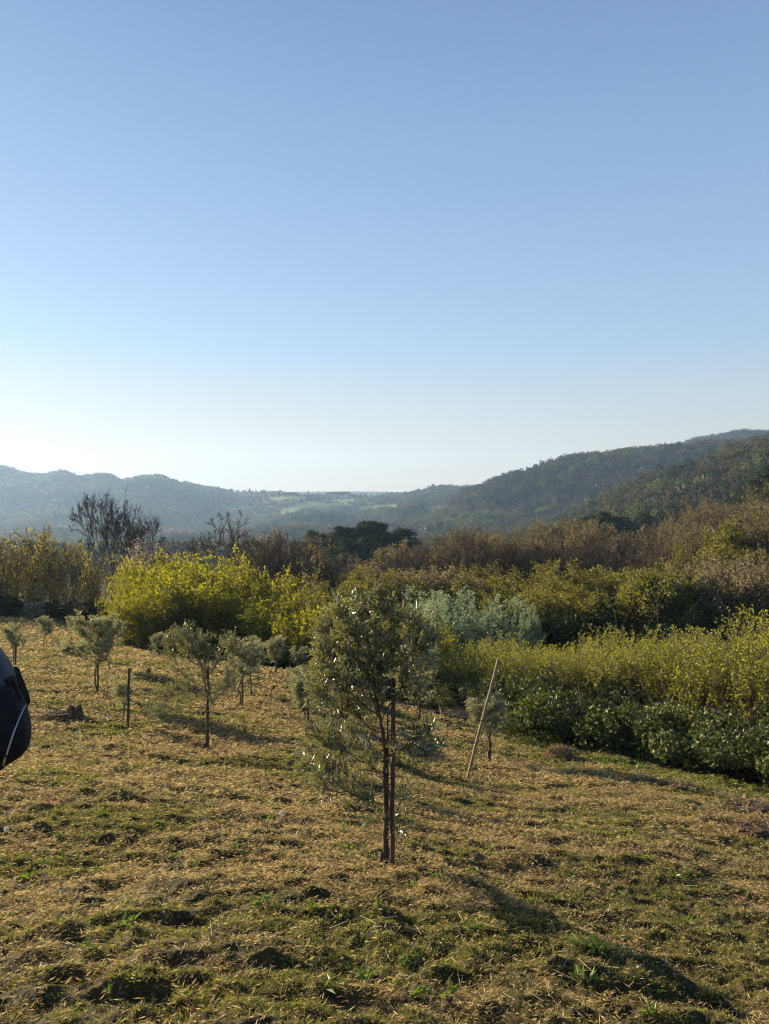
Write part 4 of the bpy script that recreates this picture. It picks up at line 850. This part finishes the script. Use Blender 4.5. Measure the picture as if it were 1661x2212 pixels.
OL = [  # base px, base py, top py, proto, width, label
 (207, 1500, 1322, 0, 1.25, 'full crowned olive with a dark stake behind the lower left mound of earth'),
 (236, 1452, 1345, 1, 1.3, 'olive half hidden behind the right side of the full crowned olive on the left'),
 (263, 1566, 1458, 4, 1.3, 'thin sparse olive sapling tied to a short dark stake in the left of the field'),
 (519, 1527, 1376, 1, 1.25, 'olive with a pale slim stake just right of the lopsided olive'),
 (543, 1503, 1384, 2, 1.3, 'olive close behind the one with the pale slim stake'),
 (596, 1456, 1374, 2, 1.3, 'slim upright olive against the dark foot of the hazels'),
 (646, 1473, 1396, 4, 1.5, 'small narrow olive at the field edge right of the slim upright one'),
 (681, 1482, 1430, 2, 1.2, 'smallest olive at the field edge, touching the left side of the largest crown'),
 (661, 1592, 1440, 4, 1.5, 'spindly sparse olive left of the trunk of the largest olive'),
 (906, 1592, 1378, 0, .95, 'olive seen behind the right side of the largest crown'),
 (1056, 1645, 1500, 1, 1.35, 'olive with a dark stake just behind the pale leaning stake'),
 (30, 1440, 1344, 3, 1.0, 'wide olive at the left picture edge above the backpack'),
 (95, 1404, 1330, 1, 1.1, 'olive with bare lower stem second from the left edge'),
 (155, 1376, 1330, 2, 1.3, 'small round headed olive in the back row near the shade'),
 (342, 1420, 1366, 2, 1.5, 'low olive at the shaded field edge left of the lopsided olive'),
 (322, 1472, 1435, 4, 1.0, 'tiny almost leafless olive sapling in the left middle of the field'),
]
ti = {}
for i, (px, py, top, v, wd, lb) in enumerate(OL):
    x, y, z = hit(px, py); h = top_h(top, y, z); ti[px] = (x, y, z); plant('olive', (x, y, z - .03), h, lb, 'olive tree', 'young olive trees in the field', v, wd * 1.25)
x, y, z = hit(78, 1338); plant('olive_bush', (x, y, z - .1), top_h(1296, y, z), 'broad grey green olive bush in front of the shaded thicket at the far left', 'olive tree', None, 0, 1.5)

def rod(name, p0, p1, r, mat, label, cat, ties=(), group=None, cap=True):
    p0 = np.array(p0, float); p1 = np.array(p1, float); t = thing(name, tuple(p0), label, cat, group); d = p1 - p0; L = np.linalg.norm(d)
    rg = np.random.default_rng(int(abs(p0[0]) * 1000) + 5); n = 7; P = [d * k / n + rg.normal(size=3) * r * .25 * (0 < k < n) for k in range(n + 1)]; P[0] = -d / L * .12
    V, Fc = tubes(P[:-1], P[1:], [r * (1 - .02 * k) for k in range(n)], [r * (1 - .02 * (k + 1)) for k in range(n)], 10)
    e = d / L; V2, F2 = tubes([P[-1]], [P[-1] + e * r * .35], [r * .86], [r * .35], 10); V3, F3 = tubes([P[-1] + e * r * .34], [P[-1] + e * r * .36], [r * .36], [.0005], 10)
    V, Fc = join([(V, Fc), (V2, F2), (V3, F3)]); pole = mobj('pole', mesh_np('pole', V, Fc, [M[mat]], True), t)
    for f, w_, off in ties:                     # bands looped round stake and trunk
        c = d * f; k = 18; an = np.linspace(0, 2 * math.pi, k + 1); cx = off / 2; rx = abs(off) / 2 + r * 1.25
        pts = np.stack([c[0] + cx + np.cos(an) * rx, c[1] + np.sin(an) * r * 1.5, c[2] + np.sin(an * 2) * .004], 1)
        V, Fc = tubes(pts[:-1], pts[1:], [w_] * k, [w_] * k, 6); mobj('tie', mesh_np('tie', V, Fc, [M['band']], True), pole)
    return t
SG = 'stakes beside the young olives'
sx = hit(846, 1872); rod('wooden_stake', sx, WP(849, 1466, sx[1]), .0185, 'stake', 'thick dark brown stake beside the trunk of the largest olive', 'stake', ((.48, .003, -.055), (.97, .004, -.05), (.62, .003, -.07)))
cx_ = hit(838, 1868); rod('cane', (cx_[0], cx_[1] + .03, cx_[2]), WP(837, 1545, cx_[1] + .03), .007, 'cane', 'thin dark cane between the trunk and thick stake of the largest olive', 'cane')
sx = hit(449, 1622); rod('wooden_stake', sx, WP(449, 1440, sx[1]), .024, 'stake', 'dark straight stake under the lopsided olive', 'stake', ((.45, .005, -.08), (.7, .005, -.1)))
sx = hit(1008, 1688); rod('wooden_stake', sx, WP(1077, 1422, sx[1]), .028, 'stake_light', 'pale stake leaning far to the right, in front of the bramble hedge', 'stake', ((.32, .005, -.1), (.5, .005, -.1), (.8, .005, .02)))
sx = hit(276, 1572); rod('wooden_stake', sx, WP(279, 1445, sx[1]), .03, 'stake', 'short reddish dark stake standing taller than its thin olive sapling', 'stake', ((.4, .005, -.1),))
for px, py, top, r, lb in ((211, 1499, 1418, .035, 'dark stake under the full crowned olive on the left'), (523, 1525, 1428, .028, 'slim pale stake right of the lopsided olive'), (906, 1590, 1478, .035, 'stake seen behind the right side of the largest crown'),
                           (1058, 1644, 1575, .035, 'short dark stake behind the pale leaning stake'), (665, 1590, 1452, .03, 'slim stake beside the spindly olive left of the largest trunk'), (597, 1455, 1405, .04, 'stake against the dark foot of the hazels'),
                           (648, 1472, 1425, .035, 'stake of the small narrow olive at the field edge'), (33, 1440, 1388, .045, 'stake of the wide olive at the left picture edge')):
    sx = hit(px, py); rod('wooden_stake', sx, WP(px + 1, top, sx[1]), r * .7, 'stake', lb, 'stake', ((.6, .004, -.08),), SG)

# ------------------------------------------------------------------ stumps, clods, stones, weeds, dandelions
M['stump'] = solid('stump_wood', (.05, .032, .02), (.16, .10, .055), 14, .95, 1.0); M['clod'] = solid('earth_clod', (.035, .022, .014), (.09, .055, .03), 10, 1, 1.0)
M['strawm'] = solid('dry_grass', (.22, .15, .07), (.42, .30, .14), 30, 1, 1.0); M['stone'] = solid('stone', (.36, .34, .31), (.55, .53, .48), 12, .8, .3); M['fluff'] = leafmat('dandelion_fluff', (.6, .6, .56), (.75, .74, .7), (1, 1, 1), .4)
def stump(px, py, w_, h, mat, label, name='tree_stump', rough=.25, top=.75, straw=0, long=1.0):
    x, y, z = hit(px, py); rg = np.random.default_rng(px + py); nu, nv = 40, 14; V = []
    a = np.arange(nu) / nu * 2 * math.pi
    for j in range(nv + 4):
        if j <= nv: t = j / nv; r = w_ / 2 * (1 - (1 - top) * t ** .7) * (1 + .25 * (1 - t) ** 4); zz = h * t
        else: r = w_ / 2 * top * (1 - (j - nv) / 4.02); zz = h * (1 - .10 * (j - nv) / 3)
        rr = r * (1 + rough * (vnoise(np.cos(a) * 2 + 3 * px, np.sin(a) * 2 + t * 2, 1) + .5 * vnoise(np.cos(a) * 6 + px, np.sin(a) * 6 + t * 5, 2)) * 1.5)
        V.append(np.stack([np.cos(a) * rr * long, np.sin(a) * rr, zz - .04 + h * rough * .8 * vnoise(np.cos(a) * 1.7 + px, np.sin(a) * 1.7, 3) * (t if j <= nv else 1) + np.zeros(nu)], 1))
    V = np.concatenate(V); i = np.arange(nu); f = []
    for j in range(nv + 3): f.append(np.stack([j * nu + i, j * nu + (i + 1) % nu, (j + 1) * nu + (i + 1) % nu, (j + 1) * nu + i], 1))
    m = mesh_np(name, V, np.concatenate(f), [M[mat]], False); t = thing(name, (x, y, z), label, name.replace('_', ' ').replace('tree ', ''), None); mobj('body', m, t)
    if straw:
        n = straw; an = rg.random(n) * 6.28; rr = np.sqrt(rg.random(n)) * w_ * .62; P = np.stack([np.cos(an) * rr * long, np.sin(an) * rr, np.interp(rr, [0, w_ * .35, w_ * .62], [h, h * .85, 0.0]) + .01], 1)
        k = (P[:, 0] < w_ * .15) | (rg.random(n) < .35); P = P[k]; n = len(P); D = rdir(rg, n) * np.array([1, 1, .5]); lv, lf = leafquads(P, D, .12 * rg.uniform(.4, 1.3, n), .010, rg, .1, .4)
        mobj('dry_grass', mesh_np('stump_grass', lv, lf, [M['strawm']]), t)
    return t
stump(1212, 1640, .62, .26, 'stump', 'broken stump draped in dry straw at the foot of the bramble hedge', straw=2600, long=1.15)
stump(160, 1552, .42, .27, 'stump', 'dark upright stump casting a long shadow in the left of the field', rough=.5, top=.5)
stump(131, 1552, .50, .13, 'clod', 'reddish brown clod of turned earth left of the dark upright stump', 'earth_mound', straw=300, long=1.3)
stump(148, 1411, .75, .26, 'clod', 'small dark earth heap between the left olives near the shade', 'earth_mound', .3, .35)
stump(1615, 1752, .55, .13, 'clod', 'dark clod of soil on the bank at the right picture edge', 'earth_mound', straw=300, long=1.8)
stump(1640, 1800, .45, .12, 'clod', 'second dark clod of soil just below the first at the right picture edge', 'earth_mound', straw=250, long=1.5)
stump(1468, 1703, .35, .10, 'clod', 'small dark mole heap where the field meets the green strip', 'earth_mound', straw=100)
stump(985, 1545, .9, .16, 'strawm', 'low heap of dry cuttings behind the largest olive, in front of the hedge', 'hay_heap', .3, .4, straw=900, long=1.4)
stump(296, 1462, .45, .1, 'clod', 'low dark earth heap behind the full crowned olive', 'earth_mound', .3, .5)
def stone(px, py, s, lb):
    x, y, z = hit(px, py); rg = np.random.default_rng(px); nu, nv = 12, 7; V = []
    for j in range(nv):
        ph = math.pi * (j + .05) / (nv - .9); a = np.arange(nu) / nu * 6.2832; r = math.sin(ph) * (1 + .25 * vnoise(np.cos(a) + px, np.sin(a) + j * .5, 1))
        V.append(np.stack([np.cos(a) * r * s, np.sin(a) * r * s * .8, math.cos(ph) * s * .5 + np.zeros(nu)], 1))
    V = np.concatenate(V); i = np.arange(nu); f = [np.stack([j * nu + i, j * nu + (i + 1) % nu, (j + 1) * nu + (i + 1) % nu, (j + 1) * nu + i], 1) for j in range(nv - 1)]
    tag(mobj('stone', mesh_np('stone', V, np.concatenate(f), [M['stone']], True), None, (x, y, z + s * .35)), lb, 'stone', 'pale stones in the grass')
for px, py, s, lb in ((1230, 1742, .018, 'pale stone in the grass right of the leaning stake'), (1046, 1700, .022, 'pale stone close to the foot of the leaning stake'), (1240, 1905, .012, 'small pale stone in the shade right of the largest olive'),
                      (925, 2012, .011, 'small pale stone below the trunk of the largest olive'), (1380, 2093, .012, 'small pale stone near the lower right corner'), (480, 1545, .022, 'pale stone right of the lopsided olive')):
    stone(px, py, s, lb)
def dandelion(px, py, hh, lb):
    x, y, z = hit(px, py); rg = np.random.default_rng(px); t = thing('dandelion', (x, y, z), lb, 'dandelion', None)
    V, Fc = tubes([[0, 0, -.02]], [[.01, 0, hh]], [.003], [.002], 6); mobj('stem', mesh_np('stem', V, Fc, [M['weed']], True), t)
    n = 700; d = rdir(rg, n); P = np.array([.01, 0, hh]) + d * .021 * rg.uniform(.8, 1.05, (n, 1)); lf = leafquads(P, rdir(rg, n), .006, .0018, rg); tb = tubes(np.repeat([[.01, 0, hh]], 90, 0), np.array([.01, 0, hh]) + d[:90] * .021, [.0005] * 90, [.0005] * 90, 3)
    V, Fc = join([lf, tb]); mobj('seed_head', mesh_np('seed_head', V, Fc, [M['fluff']]), t)
dandelion(606, 1800, .17, 'white dandelion clock standing in the grass left of the largest olive'); dandelion(12, 1822, .12, 'white dandelion clock in the grass at the left picture edge')
def weeds():
    rg = np.random.default_rng(77); Ps = []; Ds = []; Ls = []
    for k in range(330):
        if k < 46: px, py = [(610,1450)][0] if False else (rg.uniform(20, 1640), rg.uniform(1880, 2200))
        elif k < 120: px, py = rg.uniform(20, 1640), rg.uniform(1640, 1900)
        else: px, py = rg.uniform(1080, 1661), 0; py = np.interp(px, [1080, 1400, 1661], [1600, 1662, 1718]) + rg.normal() * 12
        x, y, z = hit(px, py); n = int(rg.integers(5, 12)); a = rg.random(n) * 6.28; e = rg.uniform(.15, .9, n)
        Ps.append(np.array([x, y, z + .005]) + rg.normal(size=(n, 3)) * np.array([.012, .012, 0])); Ds.append(np.stack([np.cos(a) * np.cos(e), np.sin(a) * np.cos(e), np.sin(e)], 1)); Ls.append(np.full(n, rg.uniform(.035, .075) * (1 + y / 30)))
    P = np.concatenate(Ps); D = np.concatenate(Ds); L = np.concatenate(Ls); V, Fc = leafquads(P, D, L, L * .3, rg, .2, .6)
    tag(mobj('weeds', mesh_np('weeds', V, Fc, [M['weed']])), 'fresh green weeds sprouting through the cut grass', 'weeds', kind='stuff')
weeds()
def straws():
    rg = np.random.default_rng(78); n = 2200; y = np.exp(rg.uniform(math.log(3.2), math.log(22), n)); x = y * rg.uniform(-.56, .56, n); k = cover(x, y) > .5; x = x[k]; y = y[k]; n = len(x)
    a = rg.random(n) * 6.28; L = rg.uniform(.04, .14, n); e = np.abs(rg.normal(0, .16, n)); x2 = x + np.cos(a) * L; y2 = y + np.sin(a) * L; z1 = gz(x, y) + .02; z2 = gz(x2, y2) + .02 + L * np.sin(e)
    r = .0011 * np.maximum(1, y / 6); V, Fc = tubes(np.stack([x, y, z1], 1), np.stack([x2, y2, z2], 1), r, r * .7, 3)
    M['stalk'] = solid('stalk', (.36, .27, .14), (.6, .5, .32), 3, .7); tag(mobj('straw', mesh_np('straw', V, Fc, [M['stalk']])), 'loose pale stalks lying over the mown grass', 'straw', kind='stuff')
straws()

# ------------------------------------------------------------------ backpack (left edge) and the person wearing it, who stands outside the frame
M['bagcloth'] = solid('bag_cloth', (.010, .009, .010), (.018, .016, .018), 30, .85, .5); M['bagtop'] = solid('bag_lid_cloth', (.045, .05, .062), (.065, .072, .088), 20, .7, .4)
M['webbing'] = solid('webbing', (.006, .006, .006), (.012, .010, .010), 60, .7, .3); M['piping'] = solid('piping', (.42, .46, .50), (.55, .58, .62), 60, .5, .1); M['pull'] = solid('pull', (.45, .42, .20), (.55, .50, .25), 60, .5)
BD = 2.2
def B(px, py): v = WP(px, py, BD); return v[0], v[2]
OUTL = [(-110, 1388), (-70, 1372), (-35, 1376), (-10, 1388), (12, 1412), (28, 1440), (38, 1466), (48, 1495), (57, 1522), (64, 1548), (68, 1572), (67, 1592), (61, 1612), (48, 1628), (32, 1640), (14, 1651), (-6, 1666), (-40, 1690), (-80, 1712), (-120, 1725), (-140, 1640), (-140, 1480)]
def backpack():
    P = np.array([WP(p[0], p[1], BD - .13)[[0, 2]] for p in OUTL]); cxz = P.mean(0) + np.array([-.02, 0]); hd = .16
    # closed spline resample
    n = len(P); tt = np.linspace(0, n, 140, endpoint=False); i = tt.astype(int); f = (tt - i)[:, None]; a, b, c, d = P[(i - 1) % n], P[i % n], P[(i + 1) % n], P[(i + 2) % n]
    O = .5 * (2 * b + (c - a) * f + (2 * a - 5 * b + 4 * c - d) * f ** 2 + (3 * b - a - 3 * c + d) * f ** 3)
    rows = []; S_ = np.linspace(-1, 1, 33)
    for s in S_:
        th = s * math.pi / 2 * .985; k = max(math.cos(th), 0) ** .42; yy = BD - .13 + hd * math.copysign(abs(math.sin(th)) ** .9, th)
        Q = cxz + (O - cxz) * k + np.array([(yy - BD + .13) * -.477, (yy - BD + .13) * -.2]); wr = .004 * vnoise(Q[:, 0] * 30, Q[:, 1] * 22 + s * 2, 1); rows.append(np.stack([Q[:, 0] + wr, np.full(len(Q), yy), Q[:, 1] + wr], 1))
    V = np.concatenate(rows); m_ = len(O); j = np.arange(m_); Fc = []
    for r in range(len(S_) - 1): Fc.append(np.stack([r * m_ + j, r * m_ + (j + 1) % m_, (r + 1) * m_ + (j + 1) % m_, (r + 1) * m_ + j], 1))
    Fc = np.concatenate(Fc)
    # lid = the upper left, light blue-grey cloth
    cen = V[Fc].mean(1); zl = B(0, 1478)[1]; lid = cen[:, 2] > zl + (cen[:, 0] - B(0, 0)[0]) * .55
    base = np.array([B(-60, 0)[0], BD, B(0, 1720)[1]]); t = thing('backpack', tuple(base), 'dark backpack with black carrying loop and pale piping at the left picture edge', 'backpack')
    mobj('bag_body', mesh_np('bag_body', V - base, Fc[~lid], [M['bagcloth']], True), t); mobj('lid', mesh_np('bag_lid', V - base, Fc[lid], [M['bagtop']], True), t)
    def surf_y(x, z):   # camera-facing surface depth of the pillow
        q = np.array([x, z]) - cxz; ang = np.arctan2(O[:, 1] - cxz[1], O[:, 0] - cxz[0]); k = np.argmin(np.abs(np.angle(np.exp(1j * (ang - math.atan2(q[1], q[0]))))))
        rr = min(.999, np.linalg.norm(q) / np.linalg.norm(O[k] - cxz)); c = rr ** (1 / .42); s = math.sqrt(max(0, 1 - c * c)); return BD - .13 - hd * s ** .9
    def strap(name, pts, w_, mat, lift=.003, par=None, closed=False, k=8):
        n = len(pts); tt = np.linspace(0, n - 1, n * 8); X = np.array([np.interp(tt, range(n), [p[c] for p in pts]) for c in range(2)])
        kk = np.ones(7) / 7; X = np.array([np.convolve(np.pad(x, 3, mode='edge'), kk, 'valid') for x in X]); Q = []
        for a, b in X.T:
            yq = BD - .13
            for _ in range(6): v = WP(a, b, yq); yq = .5 * yq + .5 * (surf_y(v[0] + .477 * (yq - BD + .13), v[2] + .2 * (yq - BD + .13)) - lift)
            Q.append([v[0], yq, v[2]])
        Q = np.array(Q) - base; k5 = np.ones(11) / 11; Q = np.stack([np.convolve(np.pad(Q[:, c_], 5, mode='edge'), k5, 'valid') for c_ in range(3)], 1); V, Fc = tubes(Q[:-1], Q[1:], [w_] * (len(Q) - 1), [w_] * (len(Q) - 1), k); return mobj(name, mesh_np(name, V, Fc, [M[mat]], True), par or t)
    pip = strap('piping', [(57, 1518), (50, 1532), (42, 1550), (34, 1572), (27, 1592), (21, 1612), (14, 1634)], .0024, 'piping')
    strap('seam', [(52, 1518), (45, 1534), (37, 1552), (29, 1574), (22, 1596), (15, 1618)], .0016, 'webbing')
    pl = strap('zip_pull', [(14, 1632), (11, 1644), (9, 1652)], .0034, 'pull', .007, pip)
    # carrying loop standing off the back of the bag
    lp = [(18, 1455), (27, 1444), (34, 1447), (40, 1466), (47, 1482), (54, 1500), (58, 1515), (57, 1523), (50, 1524), (45, 1516)]
    Q = np.array([WP(a, b, BD - .15) for i, (a, b) in enumerate(lp)]) - base
    tt = np.linspace(0, len(lp) - 1, 90); Q = np.stack([np.interp(tt, range(len(lp)), Q[:, c]) for c in range(3)], 1); kk = np.ones(9) / 9; Q = np.stack([np.convolve(np.pad(Q[:, c], 4, mode='edge'), kk, 'valid') for c in range(3)], 1)
    Vs = []
    for off in np.linspace(-.012, .012, 5): Vs.append(tubes(Q[:-1] + [0, off, 0], Q[1:] + [0, off, 0], np.full(89, .0042), np.full(89, .0042), 8))
    V, Fc = join(Vs); mobj('carrying_loop', mesh_np('carrying_loop', V, Fc, [M['webbing']], True), t)
    for q in ([(20, 1462), (30, 1478), (38, 1500), (44, 1515)], [(12, 1474), (22, 1466), (30, 1462)]): strap('strap', q, .008, 'webbing', .002)
    # shoulder strap reaching the wearer
    for dy in (-.11, .11):
        q = np.array([[B(-60, 1385)[0], BD + dy, B(-60, 1385)[1]], [-1.60, BD + dy * .9, -.40], [-1.74, BD + dy * .9, -.50], [-1.78, BD + dy, -.72], [-1.62, BD + dy * 1.3, -.92], [B(-128, 1700)[0], BD + dy, B(-128, 1700)[1]]]) - base
        V, Fc = tubes(q[:-1], q[1:], [.014] * 5, [.014] * 5, 8); mobj('shoulder_strap', mesh_np('shoulder_strap', V, Fc, [M['webbing']], True), t)
backpack()
M['skin'] = solid('skin', (.42, .26, .19), (.48, .31, .23), 10, .6); M['jacket'] = solid('jacket', (.03, .04, .06), (.05, .06, .09), 20, .8, .3); M['trousers'] = solid('trousers', (.05, .05, .045), (.07, .065, .06), 20, .9, .3); M['hair'] = solid('hair', (.03, .02, .012), (.06, .04, .025), 60, .6, .5)
def skin(name, vs, es, rs, mat, parent, sub=2):
    m = bpy.data.meshes.new(name); m.from_pydata(vs, es, []); m.materials.append(M[mat]); o = mobj(name, m, parent); md = o.modifiers.new('skin', 'SKIN'); md.use_smooth_shade = True
    for v, r in zip(m.skin_vertices[0].data if m.skin_vertices else [], rs): v.radius = r if isinstance(r, tuple) else (r, r)
    s = o.modifiers.new('sub', 'SUBSURF'); s.levels = s.render_levels = sub; return o
def person():
    gx, gy = -1.66, BD; g = gz1(gx, gy); ts = -g  # eye level is z = 0
    t = thing('person', (gx, gy, g), 'person in dark jacket and trousers standing beside the camera wearing a backpack', 'person', None)
    def mk(pts): return [tuple(p) for p in pts]
    J = dict(pel=(0, 0, .92), sp=(-.02, 0, 1.12), ch=(-.03, 0, 1.32), nk=(-.04, 0, 1.47), jw=(-.06, 0, 1.55), hd=(-.05, 0, 1.63), ns=(-.15, 0, 1.60))
    V = [J['pel'], J['sp'], J['ch'], J['nk'], J['jw'], J['hd'], J['ns']]; R = [(.14, .11), (.13, .10), (.15, .11), .055, .075, .095, .018]; E = [(0, 1), (1, 2), (2, 3), (3, 4), (4, 5), (5, 6)]
    for s in (-1, 1):
        b = len(V); V += [(-.03, .17 * s, 1.38), (-.01, .23 * s, 1.12), (-.12, .24 * s, .92), (-.17, .24 * s, .85)]; R += [.055, .042, .028, .03]; E += [(2, b), (b, b + 1), (b + 1, b + 2), (b + 2, b + 3)]
        for q in range(4): f = len(V); V += [(-.19 - .005 * q, .24 * s + .018 * (q - 1.5), .80), (-.20, .24 * s + .018 * (q - 1.5), .755)]; R += [.010, .007]; E += [(b + 3, f), (f, f + 1)]
        f = len(V); V += [(-.20, .20 * s, .83), (-.22, .19 * s, .80)]; R += [.011, .008]; E += [(b + 3, f), (f, f + 1)]
        l = len(V); V += [(0, .10 * s, .86), (-.02, .11 * s, .50), (0.02, .11 * s, .10), (0.02, .11 * s, .05), (-.14, .12 * s, .03)]; R += [.09, .06, .042, .04, .035]; E += [(0, l), (l, l + 1), (l + 1, l + 2), (l + 2, l + 3), (l + 3, l + 4)]
    k = 0; skin('body', V, E, R, 'skin', t)
    Vj = [(0, 0, .88), (-.02, 0, 1.12), (-.03, 0, 1.34), (-.04, 0, 1.46)]; Rj = [(.16, .13), (.155, .12), (.17, .13), .075]; Ej = [(0, 1), (1, 2), (2, 3)]
    Vt = [(0, 0, .95)]; Rt = [(.155, .125)]; Et = []
    for s in (-1, 1):
        b = len(Vj); Vj += [(-.03, .17 * s, 1.38), (-.01, .23 * s, 1.12), (-.11, .24 * s, .94)]; Rj += [.075, .06, .045]; Ej += [(2, b), (b, b + 1), (b + 1, b + 2)]
        b = len(Vt); Vt += [(0, .10 * s, .86), (-.02, .11 * s, .50), (0.02, .11 * s, .10)]; Rt += [.105, .08, .07]; Et += [(0, b), (b, b + 1), (b + 1, b + 2)]
    skin('jacket', Vj, Ej, Rj, 'jacket', t); skin('trousers', Vt, Et, Rt, 'trousers', t); skin('hair', [(-.03, 0, 1.66), (.03, 0, 1.60), (.02, 0, 1.54)], [(0, 1), (1, 2)], [.098, .07, .05], 'hair', t)
person()

# ------------------------------------------------------------------ haze: the air itself, one closed box round everything but the sky
def haze():
    V, Fc = quadbox(-3800, 3800, -3800, 3800, -330, 185); m = mesh_np('haze', V, Fc); mt = bpy.data.materials.new('haze'); t, N, Lk = nodes(mt)
    p = N.new('ShaderNodeVolumePrincipled'); p.inputs['Density'].default_value = HAZE; p.inputs['Color'].default_value = (.42, .66, 1.0, 1); p.inputs['Anisotropy'].default_value = .4
    o = N.new('ShaderNodeOutputMaterial'); Lk.new(p.outputs[0], o.inputs['Volume']); m.materials.append(mt); tag(mobj('haze', m), 'thin blue morning haze lying over the valley and hills', 'haze', kind='stuff')
haze()
